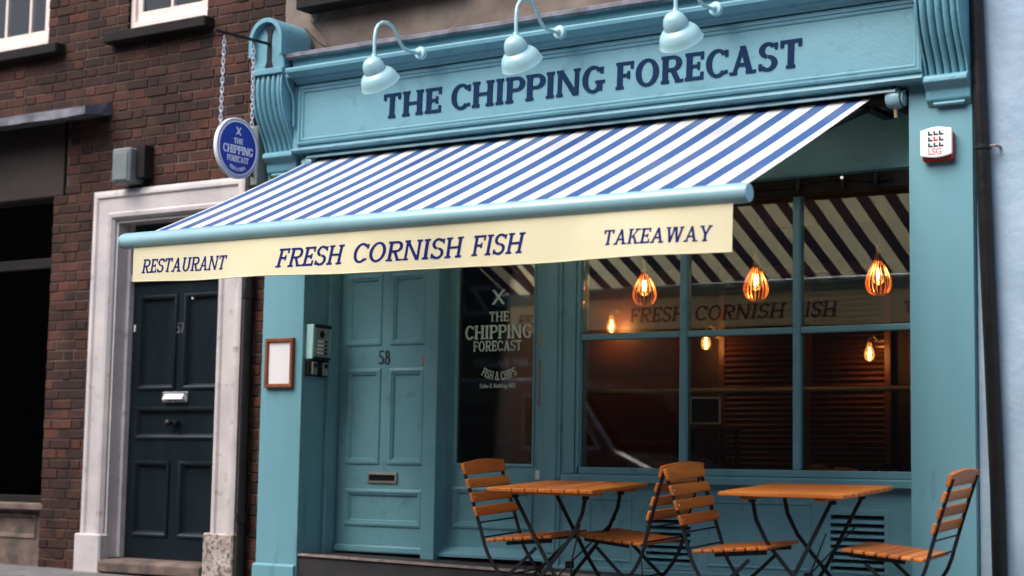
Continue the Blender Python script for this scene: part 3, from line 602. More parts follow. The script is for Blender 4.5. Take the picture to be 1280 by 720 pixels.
# corbels: reeded console brackets
prof = [(-0.205, 3.475), (-0.214, 3.42), (-0.212, 3.34), (-0.196, 3.26), (-0.168, 3.18), (-0.130, 3.11), (-0.095, 3.05), (-0.072, 3.00), (-0.062, 2.965)]
def corbel(x0, x1):
    n = 64; mb = MB(); rows = []
    # finer profile
    fine = []
    for i in range(len(prof) - 1):
        for t in (0, 0.5): fine.append((prof[i][0] * (1 - t) + prof[i + 1][0] * t, prof[i][1] * (1 - t) + prof[i + 1][1] * t))
    fine.append(prof[-1])
    vs = []
    for i in range(n + 1):
        u = i / n; x = x0 + (x1 - x0) * u
        q = (u - 0.06) / 0.88
        if 0 <= q <= 1:
            f = (q * 5) % 1.0 if q < 1 else 1.0; w_ = abs(2 * f - 1); dd = 0.040 * max(0.0, (w_ - 0.35) / 0.65) ** 2.2 + 0.006 * w_
        else: dd = 0.0
        for j, (y, zz) in enumerate(fine): vs.append((x, y + dd, zz))
    m = len(fine); fs = []
    for i in range(n):
        for j in range(m - 1): fs.append((i * m + j, i * m + j + 1, (i + 1) * m + j + 1, (i + 1) * m + j))
    mb.add(vs, fs)
    side = [(y, zz) for y, zz in fine] + [(-0.002, 2.965), (-0.002, 3.475)]
    k = len(side)
    for x, rev in ((x0, 0), (x1, 1)): mb.add([(x, y, zz) for y, zz in side], [tuple(range(k))[::(-1 if rev else 1)]])
    c = mb.build('corbel', 'teal_thick_paint', shop, smooth=50, fix=False)
    # foot block, with a rolled lip and a lower bead
    ft = MB().prism_x([(-0.002, 2.965), (-0.072, 2.965), (-0.092, 2.950), (-0.094, 2.925), (-0.072, 2.905), (-0.046, 2.885), (-0.040, 2.835), (-0.002, 2.80)], x0 - 0.003, x1 + 0.003).build('foot', 'teal_thick_paint', c, bevel=0.006)
    MB().tube([(x0 + 0.04, -0.030, 2.812), (x1 - 0.03, -0.030, 2.812)], 0.011, 10).build('bead', 'teal_thick_paint', c, smooth=50)
    # head block and arched hood
    hd = MB().box(x0 - 0.01, x1 + 0.01, -0.225, -0.002, 3.476, 3.515); hd.box(x0 - 0.006, x1 + 0.006, -0.20, -0.002, 3.515, 3.72)
    hd.build('head_block', 'teal_thick_paint', c, bevel=0.004)
    cx, rr = (x0 + x1) / 2, (x1 - x0) / 2 + 0.018
    arc = [(cx + rr * math.cos(R(a)), 3.715 + rr * 1.02 * math.sin(R(a))) for a in range(0, 181, 10)]
    inner = [(cx + (rr - 0.03) * math.cos(R(a)), 3.715 + (rr - 0.03) * 1.02 * math.sin(R(a))) for a in range(0, 181, 10)]
    hb = MB(); N = len(arc)
    for (yy0, yy1) in ((-0.245, 0.06),):
        o_ = [(cx + rr, 3.60)] + arc + [(cx - rr, 3.60)]; i_ = [(cx + rr - 0.03, 3.60)] + inner + [(cx - rr + 0.03, 3.60)]
        M = len(o_); vs = [(x, yy0, zz) for x, zz in o_] + [(x, yy0, zz) for x, zz in i_] + [(x, yy1, zz) for x, zz in o_] + [(x, yy1, zz) for x, zz in i_]
        fs = []
        for j in range(M - 1): fs += [(j, j + 1, M + j + 1, M + j), (2 * M + j, 3 * M + j, 3 * M + j + 1, 2 * M + j + 1), (j, 2 * M + j, 2 * M + j + 1, j + 1), (M + j, M + j + 1, 3 * M + j + 1, 3 * M + j)]
        fs += [(0, M, 3 * M, 2 * M), (M - 1, 3 * M - 1, 4 * M - 1, 2 * M - 1)]
        hb.add(vs, fs)
    hb.build('hood', 'teal_thick_paint', c, smooth=40)
    MB().prism_y([(x, zz) for x, zz in [(cx + rr - 0.032, 3.72)] + inner[1:-1] + [(cx - rr + 0.032, 3.72)]], -0.199, 0.05).build('hood_panel', 'teal_thick_paint', c)
    return c
corbel(0.03, 0.292); corbel(4.79, 5.032)
# fascia
YF = -0.085
fas = MB().box(0.30, 4.785, YF, 0.099, 2.965, 3.40).build('fascia', TP, shop)
MB().ring_profile(0.345, 4.785, 2.985, 3.395, [(0, 0.0), (0.0, -0.012), (0.012, -0.018), (0.022, -0.018), (0.026, -0.008), (0.036, -0.012), (0.044, -0.010), (0.05, -0.0015)], YF, fill=False).build('panel_moulding', TP, fas, smooth=25)
for wtxt, a, b in (('THE', 1.082, 1.554), ('CHIPPING', 1.635, 2.779), ('FORECAST', 2.861, 4.077)):
    letter_mesh('lettering', wtxt, b - a, 0.163, lambda u, v, d, a=a: (a + u, YF - 0.002 - d, 3.098 + v), 0.004, 'navy_lettering', fas, style=HEAVY, shear=0.03)
MB().prism_x([(0.09, 2.964), (-0.105, 2.964), (-0.108, 2.950), (-0.095, 2.938), (0.09, 2.932)], 0.30, 4.79).build('lower_moulding', TP, shop, smooth=20)
cor = [(0.0985, 3.405), (-0.095, 3.405), (-0.104, 3.412), (-0.110, 3.425), (-0.135, 3.432), (-0.140, 3.445), (-0.165, 3.455), (-0.195, 3.462), (-0.218, 3.468), (-0.222, 3.488), (-0.212, 3.500), (-0.150, 3.508), (-0.142, 3.515), (-0.150, 3.575), (0.0985, 3.590)]
MB().prism_x(cor, 0.33, 4.79).build('cornice', TP, shop, smooth=22)
cend = MB().lathe([(0.0, 0.006), (0.03, 0.006), (0.034, 0.0), (0.034, -0.03)], 18, Matrix.Translation((0.325, -0.185, 3.472)) @ Matrix.Rotation(R(90), 4, 'X')).build('cornice_boss', 'teal_thick_paint', shop, smooth=40)
MB().tube([(0.315, -0.19, 3.44), (0.316, -0.17, 3.39), (0.32, -0.13, 3.34), (0.322, -0.115, 3.27), (0.322, -0.11, 3.12)], 0.008, 8).build('cable', 'teal_thick_paint', shop, smooth=50)
ld = MB()
N = 40
for i in range(N):
    a, b = 0.30 + (4.49) * i / N, 0.30 + 4.49 * (i + 1) / N
    wa, wb = 0.0012 * math.sin(i * 1.1) + 0.003 * math.sin(i * .37), 0.0012 * math.sin((i + 1) * 1.1) + 0.003 * math.sin((i + 1) * .37)
    ld.add([(a, 0.099, 3.625), (b, 0.099, 3.625), (b, -0.17, 3.612 + wb), (a, -0.17, 3.612 + wa), (b, -0.200, 3.598 + wb), (a, -0.200, 3.598 + wa), (b, -0.200, 3.575 + wb), (a, -0.200, 3.575 + wa), (b, -0.176, 3.562 + wb), (a, -0.176, 3.562 + wa), (b, -0.155, 3.578), (a, -0.155, 3.578)],
           [(0, 1, 2, 3), (3, 2, 4, 5), (5, 4, 6, 7), (7, 6, 8, 9), (9, 8, 10, 11)])
ld.build('lead_flashing', 'lead', shop, smooth=50)
# recess over the window
MB().box(0.366, 4.672, 0.34, 0.40, 2.53, 2.93).build('head_board', TP, shop)
MB().prism_x([(0.339, 2.572), (0.316, 2.566), (0.310, 2.552), (0.324, 2.540), (0.339, 2.53)], 0.37, 4.67).build('head_moulding', TP, shop)
MB().box(2.21, 4.672, 0.27, 0.345, 2.435, 2.529).build('blind_box', 'black_dull', shop, bevel=0.004)
MB().box(0.366, 4.672, 0.098, 0.42, 2.931, 2.9635).build('roller_recess', 'black_dull', shop)
# window, in one plane with the doors
YW = 0.38
wf = MB().box(2.207, 2.328, YW, YW + 0.09, 0.742, 2.53).box(2.328, 2.349, YW - 0.018, YW + 0.09, 0.842, 2.45).build('window_frame', TP, shop, bevel=0.003)
MB().box(2.228, 2.310, YW - 0.008, YW - 0.0005, 0.80, 2.50).build('frame_strip', TP, wf, bevel=0.003)
MB().box(2.349, 4.80, YW - 0.016, YW + 0.06, 0.798, 0.841).build('bottom_rail', TP, wf, bevel=0.004)
MB().prism_x([(YW + 0.06, 0.798), (YW - 0.035, 0.796), (YW - 0.050, 0.786), (YW - 0.050, 0.750), (YW - 0.035, 0.743), (YW + 0.06, 0.743)], 2.238, 4.672).build('sill', TP, wf, smooth=20)
for a in (3.058, 3.808): MB().box(a, a + 0.0475, YW - 0.014, YW + 0.05, 0.8415, 2.45).build('mullion', TP, wf, bevel=0.008)
for a, b in ((2.3495, 3.0575), (3.106, 3.8075), (3.856, 4.80)):
    MB().box(a, b, YW - 0.010, YW + 0.05, 1.634, 1.673).build('transom', TP, wf, bevel=0.008)
    for c, d in ((0.8415, 1.6335), (1.6735, 2.449)): MB().box(a + .001, b - .001, YW + 0.018, YW + 0.024, c, d).build('pane', 'shop_glass', wf)
MB().box(2.349, 4.80, YW - 0.012, YW + 0.05, 2.45, 2.53).build('head_rail', TP, wf)
# stall riser with vents
V1, V2 = (2.832, 3.135, 0.268, 0.578), (4.039, 4.363, 0.268, 0.591); YR = YW + 0.005
riser = MB().sheet(2.207, 4.80, 0.12, 0.742, [V1, V2], YR, YR + 0.055).build('stall_riser', TP, shop)
for (a, b) in ((2.415, 2.725), (3.24, 3.92)):
    MB().ring_profile(a, b, 0.263, 0.655, [(0, 0.0), (0.004, -0.006), (0.012, -0.006), (0.018, -0.0012)], YR, fill=False).build('panel', TP, riser)
MB().box(2.207, 4.672, YR - 0.018, YR - 0.0005, 0.15, 0.228).build('skirting', TP, riser, bevel=0.006)
for v in (V1, V2):
    MB().box(v[0] - 0.01, v[1] + 0.01, YR + 0.057, YR + 0.075, v[2] - 0.01, v[3] + 0.01).build('vent', 'black_paint', riser)
    MB().ring_profile(v[0] - 0.035, v[1] + 0.035, v[2] - 0.035, v[3] + 0.035, [(0, 0.0), (0.003, -0.004), (0.034, -0.004), (0.035, 0.05)], YR, fill=False).build('vent_frame', TP, riser)
    n = 8; st = (v[3] - v[2]) / n
    for i in range(n):
        zz = v[3] - 0.022 - st * i
        MB().prism_x([(YR - 0.009, zz - st * 0.60), (YR - 0.009, zz - st * 0.36), (YR + 0.040, zz + st * 0.18), (YR + 0.045, zz + st * 0.10), (YR - 0.001, zz - st * 0.60)], v[0], v[1]).build('slat', TP, riser)
# door recess
MB().box(0.362, 0.372, 0.2405, 0.62, 0.2, 2.96).build('side_lining', TP, shop)
MB().box(0.372, 0.396, 0.245, 0.330, 0.23, 2.50).box(0.372, 0.384, 0.330, 0.37, 0.23, 2.50).build('door_frame', TP, shop, bevel=0.004)
MB().box(0.373, 2.206, 0.345, 0.60, 2.44, 2.529).build('recess_soffit', TP, shop)
PR58 = [(-0.010, 0.0), (-0.008, -0.008), (0.004, -0.012), (0.016, -0.010), (0.020, -0.002), (0.028, -0.004), (0.034, 0.006), (0.036, 0.010)]
d58 = panelled('door', 0.384, 1.152, 0.245, 2.30, 0.37, [(0.455, 0.742, 1.655, 2.125), (0.838, 1.118, 1.655, 2.125), (0.470, 0.745, 0.848, 1.478), (0.835, 1.118, 0.848, 1.478), (0.476, 1.118, 0.432, 0.664)], TP, shop, PR58)
tag(d58, 'teal panelled door numbered 58')
MB().box(0.384, 1.152, 0.345, 0.369, 0.247, 0.295).build('weather_bar', TP, d58, bevel=0.01)
lp2 = MB().ring_profile(0.663, 0.917, 0.712, 0.786, [(0, 0.0), (0.002, -0.012), (0.016, -0.014), (0.018, -0.004)], 0.37, fill=False).build('letter_plate', 'aluminium_panel', d58)
MB().chamfer_box(0.682, 0.898, 0.358, 0.3695, 0.731, 0.767, 0.003).build('letter_flap', 'black_paint', d58)
letter_mesh('house_number', '58', 0.105, 0.095, lambda u, v, d: (0.728 + u, 0.3695 - d, 1.515 + v), 0.004, 'print_black', d58, style=(0.16, 0.085, 0.05, 0.07), track=0.06)
MB().chamfer_box(1.122, 1.148, 0.345, 0.3695, 1.50, 1.56, 0.004).build('lock', 'copper', d58)
MB().box(1.1525, 1.262, 0.325, 0.47, 0.222, 2.44).build('door_post', TP, shop, bevel=0.004)
# glass door
YG = 0.45
gd = MB().sheet(1.263, 2.034, 0.262, 2.36, [(1.325, 1.945, 0.848, 2.26), (1.325, 1.945, 0.44, 0.692)], YG, YG + 0.045).build('glass_door', TP, shop)
tag(gd, 'teal half glazed door with white lettering on the glass')
MB().ring_profile(1.325, 1.945, 0.44, 0.692, PR58, YG).build('panel', TP, gd, smooth=25)
MB().ring_profile(1.325, 1.945, 0.848, 2.26, [(-0.012, 0.0), (-0.010, -0.008), (0.0, -0.008), (0.008, 0.006), (0.008, 0.02)], YG, fill=False).build('glazing_bead', TP, gd)
MB().box(1.326, 1.944, YG + 0.018, YG + 0.024, 0.849, 2.259).build('pane', 'shop_glass', gd)
MB().prism_x([(YG - 0.001, 0.265), (YG - 0.001, 0.31), (YG - 0.03, 0.295), (YG - 0.085, 0.262), (YG - 0.085, 0.245), (YG - 0.02, 0.245)], 1.263, 2.16).build('threshold', TP, shop, smooth=20)
yp = YG + 0.0165
def door_text(txt, x0, x1, z0, h, style=MED):
    letter_mesh('lettering', txt, x1 - x0, h, lambda u, v, d: (x0 + u, yp - d, z0 + v), 0.0006, 'glass_print', gd, style=style)
door_text('X', 1.592, 1.703, 1.898, 0.10, (0.2, 0.1, 0.05, 0.1))
door_text('THE', 1.578, 1.731, 1.786, 0.066); door_text('CHIPPING', 1.383, 1.916, 1.672, 0.092, HEAVY); door_text('FORECAST', 1.451, 1.836, 1.592, 0.068)
ra = 0.30
def smile(u, v, d, w=0.30, cx=1.662, cz=1.40 + ra):
    a = (u - w / 2) / ra; r = ra - v; return (cx + r * math.sin(a), yp - d, cz - r * math.cos(a))
letter_mesh('lettering', 'FISH & CHIPS', 0.30, 0.055, smile, 0.0006, 'glass_print', gd, style=MED)
door_text('Soho & Notting Hill', 1.51, 1.791, 1.350, 0.028, LIGHT)
MB().chamfer_box(1.995, 2.02, YG - 0.02, YG - 0.001, 1.615, 1.690, 0.003).build('lock', 'brass_rail', gd)
MB().chamfer_box(1.985, 2.03, YG - 0.03, YG - 0.02, 1.615, 1.632, 0.003).build('handle', 'brass_rail', gd)
MB().box(1.985, 2.025, YG - 0.004, YG - 0.001, 1.225, 1.520).build('push_plate', 'sticker_mauve', gd)
MB().chamfer_box(1.975, 2.01, YG - 0.01, YG - 0.001, 0.755, 0.815, 0.003).build('keyhole_plate', 'sign_white', gd)
MB().box(2.035, 2.085, YG - 0.05, YG + 0.05, 0.24, 2.44).box(2.085, 2.2065, YG - 0.08, YG + 0.05, 0.20, 2.44).box(2.11, 2.18, YG - 0.088, YG - 0.08, 0.30, 2.40).build('door_jamb', TP, shop, bevel=0.004)
# stone step, following the fall of the street
def stepz(x): return 0.240 - 0.016 * (x - 0.37)
st = MB(); a, b = 0.372, 4.672
st.add([(a, 0.015, -0.3), (b, 0.015, -0.3), (b, 0.015, stepz(b) - 0.018), (a, 0.015, stepz(a) - 0.018), (a, 0.6, -0.3), (b, 0.6, -0.3), (b, 0.6, stepz(b) - .018), (a, 0.6, stepz(a) - .018)], [(0, 1, 2, 3), (3, 2, 6, 7), (0, 4, 5, 1), (4, 7, 6, 5), (0, 3, 7, 4), (1, 5, 6, 2)])
step = st.build('step', 'dark_stone', shop)
ns = MB(); ns.add([(a, 0.0, stepz(a) - 0.017), (b, 0.0, stepz(b) - 0.017), (b, 0.03, stepz(b) - 0.001), (a, 0.03, stepz(a) - 0.001), (a, 0.0, stepz(a) - 0.006), (b, 0.0, stepz(b) - 0.006), (b, 0.03, stepz(b) - 0.017), (a, 0.03, stepz(a) - 0.017)],
               [(0, 1, 5, 4), (4, 5, 2, 3), (0, 7, 6, 1), (7, 3, 2, 6), (0, 4, 3, 7), (1, 6, 2, 5)])
ns.build('nosing', 'step_nosing', step)
MB().add([(a, 0.031, stepz(a) - .017), (b, 0.031, stepz(b) - .017), (b, 0.6, stepz(b) - .017), (a, 0.6, stepz(a) - .017), (a, 0.031, stepz(a) - .003), (b, 0.031, stepz(b) - .003), (b, 0.6, stepz(b) - .003), (a, 0.6, stepz(a) - .003)],
         [(0, 3, 2, 1), (4, 5, 6, 7), (0, 1, 5, 4), (1, 2, 6, 5), (2, 3, 7, 6), (3, 0, 4, 7)]).build('tread', 'dark_stone', step)
# light string under the head
ls = tag(empty('cable_run', (2.90, 0.255, 2.475)), 'black cable with small fittings along the head of the shop window', 'cable')
MB().tube([(0.4 + 0.13 * i, 0.0 + 0.003 * math.sin(i), 0.018 * math.sin(i * 1.3) + 0.02) for i in range(10)], 0.006, 6).build('cord', 'black_paint', ls)
for x, s in ((0.66, 1), (1.0, 0), (1.28, 1), (1.48, 2)):
    MB().lathe([(0.0, 0.03), (0.012, 0.03), (0.016, 0.0), (0.010, -0.035), (0.0, -0.037)], 10, Matrix.Translation((x, -0.008, 0.01))).build('fitting', 'black_paint', ls, smooth=40)
MB().lathe([(0, 0.010), (0.008, 0.006), (0.010, 0), (0.008, -0.006), (0, -0.010)], 8, Matrix.Translation((1.28, -0.024, 0.03))).build('indicator', 'steady_led', ls)

# ================================================================== interior
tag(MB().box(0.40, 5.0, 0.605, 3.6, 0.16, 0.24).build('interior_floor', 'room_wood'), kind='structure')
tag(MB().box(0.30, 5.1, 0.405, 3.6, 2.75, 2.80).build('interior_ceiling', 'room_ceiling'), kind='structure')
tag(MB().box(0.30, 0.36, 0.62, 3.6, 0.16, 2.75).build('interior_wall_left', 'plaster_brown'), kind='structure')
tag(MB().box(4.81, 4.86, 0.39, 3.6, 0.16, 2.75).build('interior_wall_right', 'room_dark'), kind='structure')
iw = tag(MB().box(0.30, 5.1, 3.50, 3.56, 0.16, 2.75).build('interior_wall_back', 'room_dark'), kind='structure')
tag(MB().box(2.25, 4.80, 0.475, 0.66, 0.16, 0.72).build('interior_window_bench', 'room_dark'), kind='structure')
def shutter(x0, x1, lab):
    s = tag(empty('slatted_shutter', ((x0 + x1) / 2, 3.46, 0.24)), lab, 'shutter', 'slatted shutters on the back wall'); w = (x1 - x0) / 2
    MB().box(-w, -w + 0.05, -0.02, 0.02, 0, 2.2).box(w - 0.05, w, -0.02, 0.02, 0, 2.2).box(-w + 0.05, w - 0.05, -0.02, 0.02, 2.14, 2.2).box(-w + 0.05, w - 0.05, -0.02, 0.02, 0, 0.1).build('frame', 'room_wood', s, bevel=0.004)
    sl = MB()
    for i in range(48):
        zz = 0.11 + i * 0.0425; sl.add([(-w + .05, -0.02, zz), (w - .05, -0.02, zz), (w - .05, 0.018, zz + .034), (-w + .05, 0.018, zz + .034), (-w + .05, -0.014, zz - .004), (w - .05, -0.014, zz - .004), (w - .05, 0.024, zz + .03), (-w + .05, 0.024, zz + .03)],
                                      [(0, 1, 2, 3), (4, 7, 6, 5), (0, 4, 5, 1), (1, 5, 6, 2), (2, 6, 7, 3), (3, 7, 4, 0)])
    tag(sl.build('slats', 'room_wood', s), kind='stuff')
shutter(1.72, 2.42, 'brown slatted shutter behind the middle pane column, left leaf'); shutter(2.46, 3.16, 'brown slatted shutter behind the middle pane column, right leaf'); shutter(3.3, 4.3, 'wide brown slatted shutter behind the right pane column')
br = tag(empty('brass_rail', (3.0, 1.0, 0.24)), 'pale horizontal rail across the dark interior behind the lower panes', 'rail')
MB().tube([(-1.3, 0, 1.10), (1.75, 0, 1.10)], 0.018, 12).build('bar', 'brass_rail', br, smooth=50)
for x in (-1.25, 1.72): MB().tube([(x, 0, 0), (x, 0, 1.10)], 0.012, 8).build('upright', 'dark_metal', br)
pf = tag(MB().ring_profile(-0.11, 0.11, 0.0, 0.19, [(0, 0.02), (0, 0), (0.010, -0.003), (0.013, 0.004)], 0, fill=False).build('reflection_frame', 'sign_white'), 'small white edged frame imitating a reflection in the middle pane', 'reflection stand-in')  # white outline added behind the glass to imitate a reflected frame
pf.location = (2.42, 1.9, 1.156); pf.rotation_euler = (0, 0, R(14))
MB().box(-0.10, 0.10, 0.004, 0.016, 0.01, 0.18).build('infill', 'room_dark', pf)
ps = tag(empty('shelf_stand', (2.42, 1.93, 0.24)), 'dark stand under the small frame that imitates a reflection', 'stand')
MB().box(-0.2, 0.2, -0.12, 0.16, 0.88, 0.915).build('top', 'room_wood', ps, bevel=0.004)
for x in (-0.17, 0.17):
    for y in (-0.09, 0.13): MB().box(x - .015, x + .015, y - .015, y + .015, 0, 0.879).build('leg', 'room_dark', ps)
# stools
def stool(x, y, lab):
    s = tag(empty('bar_stool', (x, y, 0.24)), lab, 'stool', 'stools inside'); MB().chamfer_box(-0.17, 0.17, -0.17, 0.17, 0.62, 0.66, 0.01).build('seat', 'leather_brown', s)
    for a in (-1, 1):
        for b in (-1, 1): MB().tube([(a * 0.13, b * 0.13, 0.62), (a * 0.19, b * 0.19, 0)], 0.012, 8).build('leg', 'steel', s, smooth=50)
    MB().tube([(-0.165, -0.165, 0.25), (0.165, -0.165, 0.25), (0.165, 0.165, 0.25), (-0.165, 0.165, 0.25)], 0.009, 6, close=True).build('foot_ring', 'steel', s)
stool(3.75, 1.6, 'steel legged stool inside behind the right pane, nearer the mullion'); stool(4.25, 1.75, 'steel legged stool inside behind the right pane, nearer the pilaster')
# pendant filament lamps in copper ribbed cages
def pendant(x, lab):
    p = tag(empty('pendant_lamp', (x, 0.72, 1.872)), lab, 'pendant lamp', 'copper caged filament lamps in the window')
    cage = [(0.018, 0.222), (0.030, 0.20), (0.048, 0.165), (0.066, 0.125), (0.076, 0.085), (0.074, 0.05), (0.058, 0.018), (0.03, 0.002)]
    for k in range(18):
        a = 2 * math.pi * k / 18
        MB().tube([(r * math.cos(a), r * math.sin(a), z_) for r, z_ in cage], 0.0044, 5).build('rib', 'copper', p, smooth=50)
    MB().lathe([(0.0, 0.30), (0.012, 0.30), (0.016, 0.285), (0.018, 0.245), (0.024, 0.240), (0.024, 0.215), (0.0, 0.213)], 16).build('socket', 'copper', p, smooth=40)
    b = MB().lathe([(0.013, 0.213), (0.018, 0.195), (0.030, 0.165), (0.040, 0.13), (0.040, 0.10), (0.028, 0.075), (0.0, 0.062)], 16).build('bulb', 'bulb_glass', p, smooth=60)
    fl = MB()
    for k in range(6):
        a = 2 * math.pi * k / 6; fl.tube([(0.008 * math.cos(a), 0.008 * math.sin(a), 0.10), (0.010 * math.cos(a + .4), 0.010 * math.sin(a + .4), 0.165)], 0.0028, 5)
    fl.build('filament', 'filament', b)
    MB().tube([(0, 0, 0.30), (0, 0, 0.86)], 0.003, 5).build('cord', 'black_paint', p)
    MB().lathe([(0.0, 0.877), (0.03, 0.877), (0.03, 0.862), (0.0, 0.857)], 12).build('ceiling_rose', 'black_paint', p)
    l = bpy.data.lights.new('pendant_glow', 'POINT'); l.energy = 1.1; l.color = (1.0, 0.62, 0.30); l.shadow_soft_size = 0.02
    lo = bpy.data.objects.new('pendant_glow', l); col.objects.link(lo); lo.parent = p; lo.location = (0, 0, 0.132)
pendant(2.607, 'lit copper caged filament lamp in the upper left pane'); pendant(3.397, 'lit copper caged filament lamp in the upper middle pane'); pendant(4.196, 'lit copper caged filament lamp in the upper right pane')
def sconce(x, z_, lab, e):
    s = tag(empty('wall_lamp', (x, 3.28, z_)), lab, 'wall lamp', 'bare bulbs on the back wall')
    MB().lathe([(0, 0.0), (0.05, 0.0), (0.05, 0.02), (0, 0.03)], 14, Matrix.Translation((0, 0.215, 0.10)) @ Matrix.Rotation(R(90), 4, 'X')).build('back_plate', 'brass_rail', s)
    MB().tube([(0, 0.2, 0.10), (0, 0.08, 0.14), (0, 0.0, 0.12), (0, 0, 0.085)], 0.007, 6).build('arm', 'brass_rail', s, smooth=50)
    b = MB().lathe([(0.014, 0.085), (0.017, 0.06), (0.034, 0.02), (0.038, -0.01), (0.027, -0.04), (0.0, -0.052)], 14).build('bulb', 'bulb_glass', s, smooth=60)
    MB().tube([(0, 0, -0.045), (0.004, 0, 0.0), (0, 0, 0.05)], 0.008, 6).build('filament', 'filament_dim', b)
    l = bpy.data.lights.new('wall_lamp_glow', 'POINT'); l.energy = e; l.color = (1.0, 0.46, 0.15); l.shadow_soft_size = 0.02
    lo = bpy.data.objects.new('wall_lamp_glow', l); col.objects.link(lo); lo.parent = s
sconce(0.82, 2.0, 'glowing wall bulb seen behind the left pane column', 3.6); sconce(1.69, 1.84, 'glowing wall bulb seen low in the middle pane column', 2.2); sconce(3.06, 1.72, 'glowing wall bulb seen behind the right pane column', 1.8)
MB_ = MB().box(0.40, 1.45, 3.40, 3.49, 0.3, 2.45)
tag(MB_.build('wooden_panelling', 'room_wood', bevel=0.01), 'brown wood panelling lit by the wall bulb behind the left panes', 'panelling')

# ================================================================== awning
aw = tag(empty('awning', (2.4, 0.0, 2.9)), 'blue and white striped awning with cream lettered valance over the shopfront', 'awning')
AL = Vector((2.4, 0.0, 2.9))
class AMB(MB):
    def build(s, *a, **k):
        s.v = [(p[0] - AL.x, p[1] - AL.y, p[2] - AL.z) for p in s.v]; return MB.build(s, *a, **k)
FX0, FX1 = 0.365, 4.455
cv = MB(); NX, NY = 60, 20
y0, z0, y1, z1 = 0.035, 2.905, -1.50, 2.195
vs = []
for i in range(NX + 1):
    for j in range(NY + 1):
        u, v = i / NX, j / NY; sag = 0.010 * math.sin(math.pi * v) * (0.75 + 0.25 * math.cos((u - .5) * 2.4)) + 0.0022 * math.sin(u * 55 + 2 * v) * math.sin(math.pi * v) + 0.004 * math.sin(u * 9 + 1) * math.sin(math.pi * v)
        vs.append((FX0 + (FX1 - FX0) * u, y0 + (y1 - y0) * v, z0 + (z1 - z0) * v - sag))
cv.add(vs, [(i * (NY + 1) + j, i * (NY + 1) + j + 1, (i + 1) * (NY + 1) + j + 1, (i + 1) * (NY + 1) + j) for i in range(NX) for j in range(NY)])
cv.v = [(p[0] - AL.x, p[1] - AL.y, p[2] - AL.z) for p in cv.v]
co = MB.build(cv, 'canopy', 'striped_canvas', aw, smooth=60, fix=False)
YV = -1.555
AMB().tube([(0.245, YV + 0.02, 2.163), (0.262, YV + 0.02, 2.163), (4.455, YV + 0.02, 2.145), (4.472, YV + 0.02, 2.145)], 0.05, 24, rads=[0.040, 0.050, 0.050, 0.040]).build('front_bar', 'teal_bar_enamel', aw, smooth=40)
for x, zz in ((0.247, 2.163), (4.470, 2.145)):
    sg = -1 if x < 1 else 1
    e = AMB(); M = Matrix.Translation((x, YV + 0.02, zz)) @ Matrix.Rotation(R(90 * sg), 4, 'Y'); e.lathe([(0.041, -0.01), (0.048, 0.0), (0.044, 0.012), (0.0, 0.014)], 20, M); e.build('end_cap', 'teal_bar_enamel', aw, smooth=30)
# valance with a little drape
vl = MB(); NX, NZ = 120, 8; VX0, VX1 = 0.35, 4.405
def vwave(x, v): return 0.017 * v * math.sin(x * 2.7 + 0.6) + 0.007 * v * math.sin(x * 7.3 + 1.1) + 0.003 * v * math.sin(x * 17.0) - 0.012 * v
def vtop(x): return 2.118 - 0.0045 * (x - 0.35)
def vbot(x): return 1.908 - 0.0105 * (x - 0.35) - 0.012 * math.sin(math.pi * (x - 0.35) / 4.05) + 0.003 * math.sin(x * 5.3)
vs = []
for i in range(NX + 1):
    for j in range(NZ + 1):
        x = VX0 + (VX1 - VX0) * i / NX; v = j / NZ; vs.append((x, YV + vwave(x, v), vtop(x) * (1 - v) + vbot(x) * v))
vl.add(vs, [(i * (NZ + 1) + j, i * (NZ + 1) + j + 1, (i + 1) * (NZ + 1) + j + 1, (i + 1) * (NZ + 1) + j) for i in range(NX) for j in range(NZ)])
vl.v = [(p[0] - AL.x, p[1] - AL.y, p[2] - AL.z) for p in vl.v]
vo = MB.build(vl, 'valance', 'cream_canvas', aw, smooth=60, fix=False)
hm = MB(); hm.tube([(VX0 + 4.055 * i / 60 - AL.x, YV + vwave(VX0 + 4.055 * i / 60, 1) - AL.y, vbot(VX0 + 4.055 * i / 60) - AL.z) for i in range(61)], 0.0035, 6); hm.build('hem', 'cream_canvas', vo)
def val_text(txt, x0, x1, zb0, zb1, h, shear):
    def f(u, v, d):
        x = x0 + u; zz = zb0 + (zb1 - zb0) * u / (x1 - x0) + v; q = (vtop(x) - zz) / (vtop(x) - vbot(x)); return (x - AL.x, YV + vwave(x, q) - d - AL.y, zz - AL.z)
    letter_mesh('lettering', txt, x1 - x0, h, f, 0.0015, 'valance_ink', vo, style=LIGHT, shear=shear, back=0.0015)
val_text('RESTAURANT', 0.425, 1.118, 1.958, 1.945, 0.083, 0.20); [val_text(t_, a_, b_, 1.9330 - 0.0055 * (a_ - 1.522), 1.9330 - 0.0055 * (b_ - 1.522), 0.108, 0.20) for t_, a_, b_ in (('FRESH', 1.522, 1.993), ('CORNISH', 2.075, 2.802), ('FISH', 2.872, 3.198))]; val_text('TAKEAWAY', 3.690, 4.292, 1.934, 1.921, 0.076, 0.12)
